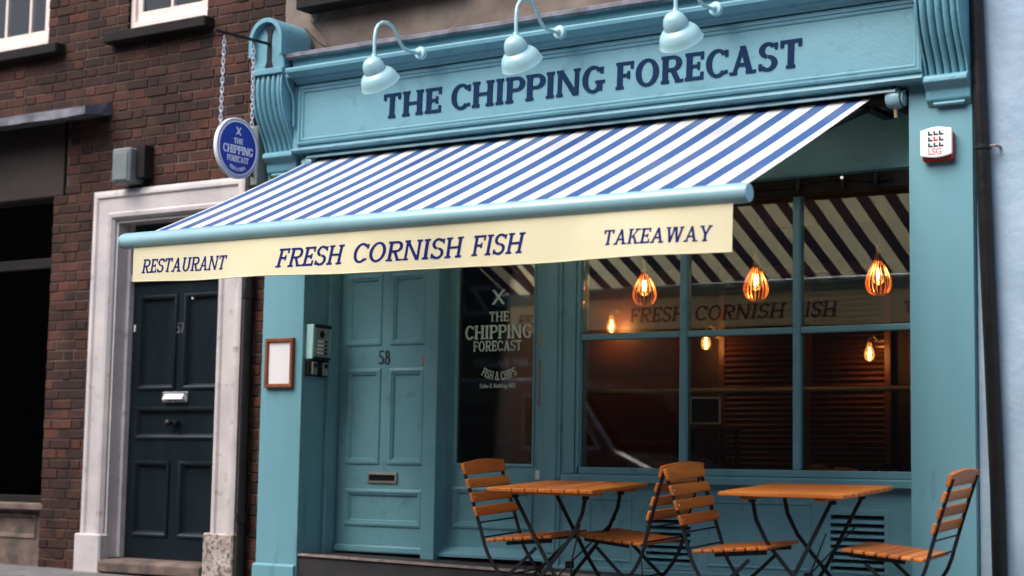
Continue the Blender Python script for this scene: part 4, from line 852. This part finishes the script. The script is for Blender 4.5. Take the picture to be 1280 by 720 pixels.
# roller, hood and brackets
AMB().tube([(0.40, 0.045, 2.888), (4.60, 0.045, 2.888)], 0.04, 16).build('roller', 'dark_metal', aw, smooth=40)
AMB().prism_x([(0.02, 2.935), (-0.04, 2.928), (-0.058, 2.914), (-0.060, 2.902), (-0.052, 2.898), (-0.045, 2.906), (-0.03, 2.917), (0.02, 2.922)], 0.40, 4.62).build('hood', 'teal_bar_enamel', aw, smooth=35)
for x, sg in ((4.60, 1), (0.40, -1)):
    M = Matrix.Translation((x, 0.0, 2.872)) @ Matrix.Rotation(R(90), 4, 'Y')
    e = AMB(); e.lathe([(0.0, -0.05), (0.045, -0.045), (0.055, -0.02), (0.058, 0.01), (0.050, 0.035), (0.0, 0.04)], 20, M); e.build('end_bracket', 'teal_bar_enamel', aw, smooth=50)
    e = AMB(); e.lathe([(0.0, 0.0), (0.042, 0.002), (0.046, 0.012), (0.0, 0.022)], 18, Matrix.Translation((x + sg * 0.042, 0.0, 2.872)) @ Matrix.Rotation(R(90 * sg), 4, 'Y')); e.build('bracket_cap', 'teal_bar_enamel', aw, smooth=50)
    e = AMB(); e.box(x - 0.03, x + 0.03, 0.03, 0.339, 2.83, 2.90); e.build('wall_bracket', 'dark_metal', aw)
e = AMB(); e.tube([(4.60, -0.005, 2.82), (4.603, -0.006, 2.765)], 0.011, 8); e.build('crank_eye', 'brass_rail', aw)
for x, sg in ((0.62, 1), (4.42, -1)):
    e = AMB(); e.tube([(x, 0.06, 2.845), (x + sg * 0.16, -0.68, 2.525)], 0.015, 8); e.build('upper_arm', 'dark_metal', aw)
    e = AMB(); e.tube([(x + sg * 0.16, -0.68, 2.525), (x + sg * 0.04, -1.52, 2.165)], 0.014, 8); e.build('lower_arm', 'dark_metal', aw)
    e = AMB(); e.lathe([(0, -0.018), (0.026, -0.018), (0.026, 0.018), (0, 0.018)], 14, Matrix.Translation((x + sg * 0.16, -0.68, 2.525))); e.build('elbow', 'dark_metal', aw)
    e = AMB(); e.box(x - 0.03, x + 0.03, 0.04, 0.339, 2.835, 2.862); e.build('arm_bracket', 'dark_metal', aw)

# ================================================================== gooseneck lamps on the cornice
def gooseneck():
    L = empty('gooseneck_lamp', (0, 0, 0))
    Rm = Matrix.Rotation(R(90), 4, 'X')
    MB().lathe([(0.0, 0.030), (0.014, 0.030), (0.018, 0.012), (0.038, 0.008), (0.042, 0.0), (0.042, -0.022)], 18, Matrix.Translation((0, -0.232, 3.462)) @ Rm).build('base_plate', 'teal_lamp_enamel', L, smooth=40)
    pts = [(-0.235, 3.461), (-0.275, 3.453), (-0.32, 3.448), (-0.37, 3.450), (-0.41, 3.460), (-0.442, 3.482), (-0.465, 3.515), (-0.49, 3.548), (-0.525, 3.572), (-0.575, 3.582), (-0.625, 3.573), (-0.662, 3.550), (-0.686, 3.515), (-0.695, 3.470), (-0.696, 3.42), (-0.695, 3.36), (-0.695, 3.33)]
    MB().tube([(0, y, zz) for y, zz in pts], 0.0115, 12).build('arm', 'teal_lamp_enamel', L, smooth=60)
    MB().lathe([(0.0, 0.03), (0.016, 0.03), (0.018, 0.012), (0.026, 0.008), (0.028, -0.02), (0.0, -0.022)], 16, Matrix.Translation((0, -0.694, 3.328))).build('socket', 'teal_lamp_enamel', L, smooth=40)
    # the shade leans back to the fascia
    M = Matrix.Translation((0, -0.698, 3.270)) @ Matrix.Rotation(R(40), 4, 'X')
    MB().lathe([(0.0, 0.068), (0.022, 0.066), (0.042, 0.057), (0.057, 0.040), (0.067, 0.016), (0.071, -0.008), (0.070, -0.022), (0.075, -0.026), (0.092, -0.035), (0.108, -0.054), (0.119, -0.080), (0.124, -0.108), (0.128, -0.113), (0.121, -0.115), (0.114, -0.080), (0.101, -0.053), (0.066, -0.028), (0.04, 0.03)], 44, M).build('shade', 'teal_lamp_enamel', L, smooth=55)
    MB().lathe([(0.0, -0.088), (0.024, -0.082), (0.032, -0.060), (0.026, -0.032), (0.016, -0.01), (0.0, 0.0)], 14, M).build('bulb', 'sign_white', L, smooth=60)
    return L
g0 = gooseneck()
GL = [('teal gooseneck lamp over the word THE, nearest the left corbel', 1.487), ('middle teal gooseneck lamp over the word CHIPPING', 2.545), ('teal gooseneck lamp over the word FORECAST', 3.607)]
for i, (lab, x) in enumerate(GL):
    o = g0 if i == 0 else copy_tree(g0); o.location = (x, 0, 0); tag(o, lab, 'wall lamp', 'gooseneck lamps along the fascia')

# ================================================================== hanging sign
SX = 0.165
hs = tag(empty('hanging_sign', (SX, -0.246, 3.5)), 'round blue hanging sign on chains from an iron bar at the left corbel', 'hanging sign')
def H(p): return (p[0] - SX, p[1] + 0.246, p[2] - 3.5)
mp_ = MB(); mp_.add([H(q) for q in [(SX - 0.035, -0.206, 3.53), (SX + 0.035, -0.206, 3.53), (SX + 0.020, -0.206, 3.57), (SX + 0.018, -0.206, 3.75), (SX + 0.035, -0.206, 3.80), (SX - 0.035, -0.206, 3.80), (SX - 0.018, -0.206, 3.75), (SX - 0.020, -0.206, 3.57)]] +
                    [H(q) for q in [(SX - 0.035, -0.199, 3.53), (SX + 0.035, -0.199, 3.53), (SX + 0.020, -0.199, 3.57), (SX + 0.018, -0.199, 3.75), (SX + 0.035, -0.199, 3.80), (SX - 0.035, -0.199, 3.80), (SX - 0.018, -0.199, 3.75), (SX - 0.020, -0.199, 3.57)]],
        [(0, 1, 2, 7), (7, 2, 3, 6), (6, 3, 4, 5), (8, 15, 10, 9), (15, 14, 11, 10), (14, 13, 12, 11)] + [(i, i + 8, (i + 1) % 8 + 8, (i + 1) % 8) for i in range(8)])
mp_.build('mounting_plate', 'dark_metal', hs)
MB().tube([H((SX, -0.20, 3.69)), H((SX, -0.735, 3.672))], 0.011, 8).build('bracket_bar', 'dark_metal', hs, smooth=40)
for yy in (-0.36, -0.52, -0.645): MB().tube([H((SX + .0001 * math.cos(a) , yy + 0.011 * math.sin(a), 3.663 + 0.011 * math.cos(a))) for a in [i * math.pi / 5 for i in range(10)]], 0.0035, 5, close=True).build('eye', 'dark_metal', hs)
CY, CZ, CR = -0.495, 2.918, 0.205
def chain(ya, za, yb, zb):
    mb = MB(); d = Vector((0, yb - ya, zb - za)); L = d.length; n = int(L / 0.031); d.normalize(); side = Vector((1, 0, 0)); oth = d.cross(side)
    for i in range(n):
        c = Vector((SX, ya, za)) + d * ((i + 0.5) * L / n); a = side if i % 2 else oth
        if i % 2 == 0: a = (oth * 0.9 + side * 0.43).normalized()
        else: a = (side * 0.9 - oth * 0.43).normalized()
        pts = [c + d * (0.0205 * math.cos(t) + (0.004 if math.cos(t) > 0 else -0.004)) + a * (0.0105 * math.sin(t)) for t in [k * math.pi / 5 for k in range(10)]]
        mb.tube([H(q) for q in pts], 0.0033, 5, close=True)
    o = mb.build('chain', 'chain_steel', hs, smooth=60, fix=False); return o
chain(-0.645, 3.652, -0.655, 3.05); chain(-0.36, 3.652, -0.352, 3.055)
dc = MB(); dc.lathe([(0.0, -0.016), (CR - 0.004, -0.016), (CR, -0.012), (CR, 0.012), (CR - 0.004, 0.016), (CR - 0.024, 0.0155), (CR - 0.024, 0.0175), (CR - 0.028, 0.0175), (CR - 0.029, 0.015), (CR - 0.030, 0.014)], 64, Matrix.Translation(H((SX, CY, CZ))) @ Matrix.Rotation(R(90), 4, 'Y'))
dsc = dc.build('disc', 'sign_white', hs, smooth=40)
MB().lathe([(0.0, 0.015), (CR - 0.033, 0.015), (CR - 0.033, 0.010)], 64, Matrix.Translation(H((SX, CY, CZ))) @ Matrix.Rotation(R(90), 4, 'Y')).build('blue_face', 'sign_blue', dsc)
rope = MB()
for k in range(72):
    a0, a1 = 2 * math.pi * k / 72, 2 * math.pi * (k + 0.75) / 72
    q = []
    for a, r in ((a0, CR - 0.021), (a0 + 0.045, CR - 0.021), (a1 + 0.02, CR - 0.006), (a1 - 0.025, CR - 0.006)): q.append(H((SX + 0.0163, CY + r * math.sin(a), CZ + r * math.cos(a))))
    rope.add(q, [(0, 1, 2, 3)])
rope.build('rope_border', 'sign_blue', dsc, fix=False)
def sign_text(txt, w, h, zb, style, tilt_=0.0):
    letter_mesh('lettering', txt, w, h, lambda u, v, d: H((SX + 0.0155 + d, CY - w / 2 + u, CZ + zb + v)), 0.0015, 'sign_white', dsc, style=style)
sign_text('X', 0.055, 0.055, 0.088, (0.2, 0.1, 0.05, 0.1)); sign_text('THE', 0.085, 0.036, 0.030, MED); sign_text('CHIPPING', 0.285, 0.056, -0.040, HEAVY); sign_text('FORECAST', 0.205, 0.040, -0.094, MED)
def smile2(u, v, d, w=0.165, r0=0.155):
    a = (u - w / 2) / r0; r = r0 - v; return H((SX + 0.0155 + d, CY + r * math.sin(a), CZ - r * math.cos(a)))
letter_mesh('lettering', 'FISH & CHIPS', 0.165, 0.024, smile2, 0.0015, 'sign_white', dsc, style=MED)

# ================================================================== alarm box, menu frame, intercom, key safes
ab = tag(empty('alarm_box', (4.760, -0.001, 2.50)), 'white alarm box with red base on the right teal pilaster', 'alarm box')
MB().chamfer_box(0.004, 0.200, -0.050, 0.0, 0.0, 0.165, 0.012).build('base', 'alarm_red', ab)
n = 10; pr = [(0.0, 0.028), (0.0, 0.175)] + [(0.2 * (i / n), 0.175 + 0.016 * math.sin(math.pi * i / n)) for i in range(1, n)] + [(0.2, 0.178), (0.2, 0.032)] + [(0.2 - 0.2 * (i / n), 0.030 - 0.014 * math.sin(math.pi * i / n)) for i in range(1, n)]
MB().prism_y(pr, -0.072, -0.051).build('cover', 'alarm_white', ab, bevel=0.006)
lg = MB(); lr = MB()
for i in range(3):
    for j in range(3):
        t = lr if (i, j) == (1, 1) else lg; x, zz = 0.052 + i * 0.034, 0.142 - j * 0.033
        t.box(x, x + 0.011, -0.0728, -0.0718, zz, zz + 0.024); t.box(x + 0.011, x + 0.028, -0.0728, -0.0718, zz, zz + 0.010)
lg.build('logo', 'print_black', ab); lr.build('logo', 'print_red', ab)
sans_text('lettering', 'LSG', 0.052, on_front(0.050, -0.0723, 0.034), 'print_red', ab, 0.0006)
ab.scale = (0.89, 0.85, 0.96)
mf = tag(empty('menu_frame', (0.05, -0.001, 1.345)), 'small reddish wood framed menu on the left teal pilaster', 'menu frame')
MB().ring_profile(0, 0.25, 0, 0.338, [(0, 0.0), (0, -0.026), (0.004, -0.030), (0.022, -0.028), (0.027, -0.018), (0.030, -0.010)], 0, fill=False).build('frame', 'frame_wood', mf, smooth=25)
MB().box(0.012, 0.238, -0.012, -0.004, 0.012, 0.326).build('menu_sheet', 'paper', mf)
ic = tag(empty('intercom', (0.367, 0.03, 1.54)), 'door entry intercom on the reveal beside the door numbered 58', 'intercom')
MB().prism_y([(0, 0), (0.060, 0), (0.068, 0.235), (0, 0.235)], 0.0, 0.185).build('housing', 'teal_lamp_enamel', ic, bevel=0.004)
MB().add([(0.0605, 0.022, 0.02), (0.0605, 0.165, 0.02), (0.0665, 0.165, 0.205), (0.0665, 0.022, 0.205), (0.066, 0.022, 0.02), (0.066, 0.165, 0.02), (0.072, 0.165, 0.205), (0.072, 0.022, 0.205)],
         [(4, 5, 6, 7), (0, 3, 2, 1), (0, 1, 5, 4), (1, 2, 6, 5), (2, 3, 7, 6), (3, 0, 4, 7)]).build('panel', 'aluminium_panel', ic)
MB().box(0.0, 0.076, 0.012, 0.178, 0.212, 0.236).box(0.0, 0.07, 0.012, 0.178, -0.002, 0.016).build('trim', 'black_paint', ic)
for i in range(4): MB().chamfer_box(0.066, 0.0745, 0.04, 0.10, 0.035 + i * 0.026, 0.050 + i * 0.026, 0.002).build('name_plate', 'print_white', ic)
for i in range(4): MB().chamfer_box(0.066, 0.0745, 0.118, 0.140, 0.035 + i * 0.026, 0.050 + i * 0.026, 0.002).build('button', 'black_paint', ic)
MB().lathe([(0.024, 0), (0.026, 0.008), (0.0, 0.009)], 14, Matrix.Translation((0.065, 0.085, 0.17)) @ Matrix.Rotation(R(90), 4, 'Y')).build('speaker', 'black_dull', ic)
for i, (y, lab) in enumerate(((0.025, 'small black key safe under the intercom, nearer the street'), (0.135, 'small black key safe under the intercom, nearer the door'))):
    k = tag(empty('key_safe', (0.367, y, 1.425)), lab, 'key safe', 'key safes under the intercom')
    MB().chamfer_box(0, 0.045, 0, 0.09, 0, 0.11, 0.008).build('body', 'black_paint', k)
    MB().chamfer_box(0.044, 0.058, 0.015, 0.075, 0.008, 0.100, 0.006).build('cover', 'aluminium_panel', k)
    MB().lathe([(0.016, 0), (0.016, 0.008), (0, 0.009)], 12, Matrix.Translation((0.056, 0.045, 0.072)) @ Matrix.Rotation(R(90), 4, 'Y')).build('dial', 'black_paint', k)

# ================================================================== right neighbour and its pipe
rw = tag(MB().box(5.034, 9.5, 0.045, 0.40, -0.3, 8.5).build('rendered_house', 'pale_render'), 'pale blue painted rendered house wall at the far right', 'house')
MB().box(5.31, 5.33, 0.030, 0.0445, -0.2, 8.4).build('wall_strip', 'pale_render', rw)
rp = tag(empty('drainpipe', (5.160, -0.01, pav(5.16, 0))), 'leaning black drainpipe on the pale wall right of the shopfront', 'drainpipe')
MB().tube([(0.0, 0, 0.0), (-0.012, 0, 0.8), (-0.10, 0, 3.4), (-0.20, 0, 6.5)], 0.040, 14).build('pipe', 'black_paint', rp, smooth=40)
z_c = 2.56 - pav(5.16, 0)
MB().lathe([(0.0405, -0.012), (0.046, -0.012), (0.046, 0.012), (0.0405, 0.012)], 14, Matrix.Translation((-0.072, 0, z_c))).build('clip', 'dark_metal', rp)
MB().tube([(-0.03, -0.01, z_c), (0.0, -0.005, z_c + 0.002), (0.006, 0.05, z_c + 0.002)], 0.008, 6).build('clip_bolt', 'step_nosing', rp)

# loose cables by the corbel
cb = tag(empty('loose_cable', (0.30, 0.08, 3.6)), 'thin black cables looping behind the left corbel hood', 'cable')
for pts in ([(0.02, -0.10, 0.22), (0.10, -0.05, 0.12), (0.20, -0.02, 0.06), (0.42, -0.04, 0.035), (0.75, -0.02, 0.035)], [(-0.02, 0.0, 0.30), (0.10, -0.02, 0.20), (0.16, -0.03, 0.10), (0.30, -0.05, 0.045)], [(0.0, 0.01, 0.28), (0.14, 0.01, 0.40), (0.34, 0.01, 0.52)]):
    MB().tube(pts, 0.0035, 5).build('wire', 'black_paint', cb)
tw = tag(empty('twig', (1.42, 0.0, 3.62)), 'thin dry twig growing from the lead flashing above the first lamp', 'twig')
MB().tube([(0, 0, 0), (0.10, 0.01, 0.05), (0.20, 0.01, 0.13), (0.27, 0.0, 0.24)], 0.002, 4).build('stem', 'worn_step', tw)

# ================================================================== folding chairs and tables
K = 1.055
def rest(x, y): return pav(x, y) + 0.004
def make_chair():
    c = empty('folding_chair')
    zt = lambda x: (0.462 + 0.085 * (x + 0.16)) * K          # seat rises towards the front
    for s in (-1, 1):
        y = s * 0.190 * K
        post = [(-0.335, 0.845), (-0.30, 0.745), (-0.255, 0.61), (-0.216, 0.485), (-0.203, 0.44), (-0.185, 0.395), (-0.155, 0.345), (-0.110, 0.29), (-0.05, 0.23), (0.03, 0.16), (0.115, 0.085), (0.19, 0.004)]
        MB().bar([(x * K, y, zz * K) for x, zz in post], 0.019, 0.010).build('leg', 'dark_metal', c, bevel=0.002)
        y2 = s * 0.165 * K
        MB().bar([(0.10 * K, y2, 0.435 * K), (0.0, y2, 0.345 * K), (-0.10 * K, y2, 0.262 * K), (-0.19 * K, y2, 0.17 * K), (-0.255 * K, y2, 0.08 * K), (-0.285 * K, y2, 0.004)], 0.019, 0.010).build('leg', 'dark_metal', c, bevel=0.002)
        MB().bar([(-0.09 * K, y2 * 0.9, zt(-0.09) - 0.020), (0.185 * K, y2 * 0.9, zt(0.185) - 0.020)], 0.022, 0.016).build('seat_rail', 'dark_metal', c, bevel=0.003)
    for x, zz in ((-0.236, 0.555), (-0.213, 0.478), (-0.10, 0.28), (-0.205, 0.15)):
        w = 0.19 * K if zz > 0.25 and zz != 0.14 else 0.165 * K
        MB().tube([(x * K, -w, zz * K), (x * K, w, zz * K)], 0.005, 8).build('cross_rod', 'dark_metal', c, smooth=50)
    MB().tube([(0.03 * K, -0.16 * K, 0.34 * K), (-0.20 * K, 0.16 * K, 0.06 * K)], 0.0035, 6).build('brace', 'dark_metal', c)
    n = 7
    for i in range(n):
        xc = -0.165 + i * 0.058
        w = 0.0245 * K; hl = (0.195 + 0.006 * math.sin(math.pi * i / 6)) * K
        s = MB().chamfer_box(-w, w, -hl, hl, -0.009, 0.009, 0.004).build('seat_slat', 'oiled_wood_cross', c, smooth=30)
        s.location = (xc * K, 0, zt(xc) + 0.004); s.rotation_euler = (0, -R(4.8), 0)
    # back slats follow the post
    pa = math.atan2(0.08, 0.235)
    bolts = MB()
    for i in range(4):
        zc = (0.615 + i * 0.0725) * K; t = (0.845 * K - zc) / ((0.845 - 0.61) * K); xc = (-0.335 + t * 0.08) * K + 0.011
        hl = (0.215 - 0.002 * i) * K; hh = 0.026 * K
        if i < 3: s = MB().chamfer_box(-0.009, 0.009, -hl, hl, -hh, hh, 0.004)
        else:
            s = MB(); m = 16; top = [(-hl + 2 * hl * j / m, -0.024 * K + (0.058 + 0.018 * math.sin(math.pi * (0.06 + 0.88 * j / m))) * K) for j in range(m + 1)]
            poly = [(-hl + 0.006, -0.026 * K), (hl - 0.006, -0.026 * K), (hl, -0.018 * K)] + top[::-1] + [(-hl, -0.018 * K)]
            q = len(poly); s.add([(-0.010, a, b) for a, b in poly] + [(0.010, a, b) for a, b in poly], [tuple(range(q)), tuple(range(q, 2 * q))[::-1]] + [(k, k + q, (k + 1) % q + q, (k + 1) % q) for k in range(q)])
        o = s.build('back_slat', 'oiled_wood_cross', c, bevel=0.003 if i == 3 else 0, smooth=30); o.location = (xc, 0, zc); o.rotation_euler = (0, -pa, 0)
        for sy in (-1, 1):
            M = Matrix.Translation((xc + 0.010, sy * 0.188 * K, zc)) @ Matrix.Rotation(R(90) - pa, 4, 'Y')
            bolts.lathe([(0.006, -0.002), (0.0055, 0.002), (0.0, 0.0035)], 8, M)
    bolts.build('bolt_heads', 'steel', c)
    sc_ = MB()
    for i in range(n):
        for sy in (-1, 1): sc_.lathe([(0.0042, 0.0), (0.004, 0.0015), (0.0, 0.002)], 7, Matrix.Translation(((-0.165 + i * 0.058) * K, sy * 0.15 * K, zt(-0.165 + i * 0.058) + 0.0132)))
    sc_.build('screw_heads', 'steel', c)
    return c
def place(o, x, y, rz, dz=0.0):
    o.matrix_world = Matrix.Translation((x, y, rest(x, y) + dz)) @ tilt_rot(rz).to_4x4()
ch = make_chair()
CH_ = [(2.705, -0.625, 3, 'slatted wooden folding chair in front of the glazed door, leftmost of the four'),
       (3.21, -0.44, 178, 'slatted wooden folding chair facing the left table, its back hidden behind another chair back'),
       (4.01, -0.62, 2, 'slatted wooden folding chair facing the right table, its back turned to the left table'),
       (4.80, -0.49, 183, 'slatted wooden folding chair in front of the right teal pilaster, rightmost of the four')]
for i, (x, y, a, lab) in enumerate(CH_):
    o = ch if i == 0 else copy_tree(ch); place(o, x, y, R(a)); tag(o, lab, 'chair', 'folding chairs at the two tables')
def make_table(along, hx, hy, ht):
    t = empty('folding_table')
    n = 8
    L, Wd = (hy, hx) if along == 'y' else (hx, hy)
    sw = 2 * Wd / n
    for i in range(n):
        c0 = -Wd + sw * (i + 0.5); w = sw / 2 - 0.0025
        e = 0.010 if i in (0, n - 1) else 0.0
        if along == 'y': b = MB().chamfer_box(-w, w, -L + e, L - e, -0.011, 0.011, 0.004)
        else: b = MB().chamfer_box(-L + e, L - e, -w, w, -0.011, 0.011, 0.004)
        o = b.build('top_slat', 'oiled_wood_cross' if along == 'y' else 'oiled_wood_long', t, smooth=30); o.location = (c0, 0, ht - 0.011) if along == 'y' else (0, c0, ht - 0.011)
    for s in (-1, 1):
        if along == 'y': b = MB().chamfer_box(-hx + 0.02, hx - 0.02, s * 0.22 - 0.025, s * 0.22 + 0.025, ht - 0.041, ht - 0.0225, 0.004)
        else: b = MB().chamfer_box(s * 0.20 - 0.025, s * 0.20 + 0.025, -hy + 0.02, hy - 0.02, ht - 0.041, ht - 0.0225, 0.004)
        b.build('batten', 'oiled_wood_long' if along == 'y' else 'oiled_wood_cross', t, smooth=30)
    top = ht - 0.042
    for s in (-1, 1):
        y = s * 0.235
        sgn = 1 if along == 'y' else -1
        MB().bar([(-0.22 * sgn, y, top), (-0.02 * sgn, y, 0.40), (0.24 * sgn, y, 0.004)], 0.020, 0.012).build('leg', 'dark_metal', t, bevel=0.002)
        MB().bar([(0.215 * sgn, y * 0.93, top), (0.195 * sgn, y * 0.93, 0.66), (0.14 * sgn, y * 0.93, 0.55), (0.05 * sgn, y * 0.93, 0.44), (-0.08 * sgn, y * 0.93, 0.29), (-0.24 * sgn, y * 0.93, 0.004)], 0.020, 0.012).build('leg', 'dark_metal', t, bevel=0.002)
        for x in (-0.22 * sgn, 0.215 * sgn): MB().chamfer_box(x - 0.018, x + 0.018, y - 0.016 * s - 0.012, y - 0.016 * s + 0.012, top - 0.02, top + 0.0005, 0.003).build('hinge', 'dark_metal', t)
    MB().tube([(0.18, -0.22, 0.60), (0.0, 0.02, 0.36), (-0.12, 0.235, 0.14)], 0.0045, 6).build('brace', 'dark_metal', t)
    MB().tube([(0.18, 0.22, 0.60), (0.0, -0.02, 0.355), (-0.12, -0.235, 0.14)], 0.0045, 6).build('brace', 'dark_metal', t)
    MB().chamfer_box(-0.02, 0.02, -0.02, 0.02, 0.335, 0.375, 0.004).build('brace_joint', 'dark_metal', t)
    for x, zz in ((0.235, 0.03), (-0.235, 0.03)): MB().tube([(x, -0.23, zz), (x, 0.23, zz)], 0.006, 8).build('cross_rod', 'dark_metal', t)
    return t
t1 = make_table('y', 0.325, 0.365, 0.797); place(t1, 2.93, -0.625, R(5)); tag(t1, 'small square slatted wooden folding table on the left, before the teal doors', 'table')
t2 = make_table('x', 0.345, 0.385, 0.81); place(t2, 4.315, -0.50, R(4)); tag(t2, 'small square slatted wooden folding table on the right, below the shop window', 'table')

# ================================================================== across the street (seen in the glass)
ob = tag(empty('opposite_building', (-4, -10.8, -0.2)), 'dark brick building across the street, seen only as a reflection', 'building')
OB = Matrix.Translation((4, 10.8, 0.2))
class OMB(MB):
    def build(s, *a, **k):
        s.v = [(p[0] + 4, p[1] + 10.8, p[2] + 0.2) for p in s.v]; return MB.build(s, *a, **k)
wins = [(-14 + 2.2 * i, -12.9 + 2.2 * i, 4.6, 6.4) for i in range(13)]
e = OMB(); e.sheet(-20, 16, -0.2, 8.0, wins + [(-9.5, -3.2, 0.3, 2.9)], -11.3, -10.8); e.build('wall', 'opposite_brick', ob)
for w in wins:
    e = OMB(); e.box(w[0], w[1], -11.0, -10.97, w[2], w[3]); wo = e.build('window', 'dark_glass', ob)
    e = OMB(); e.ring_profile(w[0], w[1], w[2], w[3], [(0, 0), (0, 0.03), (0.05, 0.03), (0.05, 0)], -10.96, fill=False); e.build('frame', 'sash_white', wo)
e = OMB(); e.box(-9.5, -3.2, -11.2, -11.15, 0.3, 2.9); e.build('shop_window', 'dark_glass', ob)
e = OMB(); e.box(-9.6, -3.1, -10.79, -10.70, 2.92, 3.75); sg_ = e.build('sign_board', 'opposite_sign', ob)
BACK = Matrix(((-1, 0, 0, 0), (0, 0, 1, 0), (0, 1, 0, 0), (0, 0, 0, 1)))
sans_text('lettering', 'PIZZA', 0.62, OB @ Matrix.Translation((-5.35, -10.69, 3.05)) @ BACK, 'grey_print', sg_, 0.004)
sans_text('lettering', 'GRILL - ART GALLERY', 0.155, OB @ Matrix.Translation((-5.35, -11.14, 2.33)) @ BACK, 'print_white', ob, 0.004)
# parked van
van = tag(empty('parked_van', (-2.6, -6.4, -0.32)), 'dark parked van across the street, seen only as a reflection', 'van')
vp = [(-2.4, 0.45), (-2.4, 2.0), (-2.25, 2.12), (0.9, 2.12), (1.15, 2.02), (1.62, 1.38), (2.2, 1.12), (2.32, 0.95), (2.32, 0.45)]
MB().prism_y(vp, -0.9, 0.9).build('body', 'van_paint', van, bevel=0.06)
MB().add([(1.19, -0.78, 1.97), (1.19, 0.78, 1.97), (1.64, 0.80, 1.40), (1.64, -0.80, 1.40), (1.24, -0.78, 1.99), (1.24, 0.78, 1.99), (1.69, 0.80, 1.42), (1.69, -0.80, 1.42)], [(0, 1, 2, 3), (4, 7, 6, 5), (0, 4, 5, 1), (1, 5, 6, 2), (2, 6, 7, 3), (3, 7, 4, 0)]).build('windscreen', 'dark_glass', van)
sw_ = MB().prism_y([(0.45, 1.40), (1.42, 1.40), (1.10, 1.92), (0.45, 1.92)], 0.885, 0.906).build('side_window', 'dark_glass', van)
MB().prism_y([(0.42, 1.36), (1.50, 1.36), (1.13, 1.96), (0.42, 1.96)], 0.875, 0.903).build('window_trim', 'van_tape', van)
MB().box(-2.2, 2.2, 0.895, 0.912, 0.72, 0.78).build('side_strip', 'van_tape', van)
for x in (-1.5, 1.5):
    for y in (-0.86, 0.86):
        M = Matrix.Translation((x, y, 0.33)) @ Matrix.Rotation(R(90), 4, 'X')
        wv = MB().lathe([(0.20, -0.11), (0.30, -0.11), (0.33, -0.09), (0.33, 0.09), (0.30, 0.11), (0.20, 0.11)], 24, M).build('wheel', 'rubber', van, smooth=30)
        MB().lathe([(0.0, -0.09), (0.20, -0.10), (0.20, 0.10), (0.0, 0.09)], 20, M).build('rim', 'van_tape', wv, smooth=30)
for y in (-0.65, 0.65): MB().chamfer_box(2.28, 2.36, y - 0.16, y + 0.16, 0.78, 0.96, 0.02).build('headlight', 'dark_glass', van)
VB = Matrix.Translation((0, 0.912, 0)) @ BACK
for i, t in enumerate(('Project Management', 'Cost Consultancy', 'Procurement')): sans_text('lettering', t, 0.135, Matrix.Translation((0.30, 0, 1.74 - 0.17 * i)) @ VB, 'van_tape', van, 0.002)
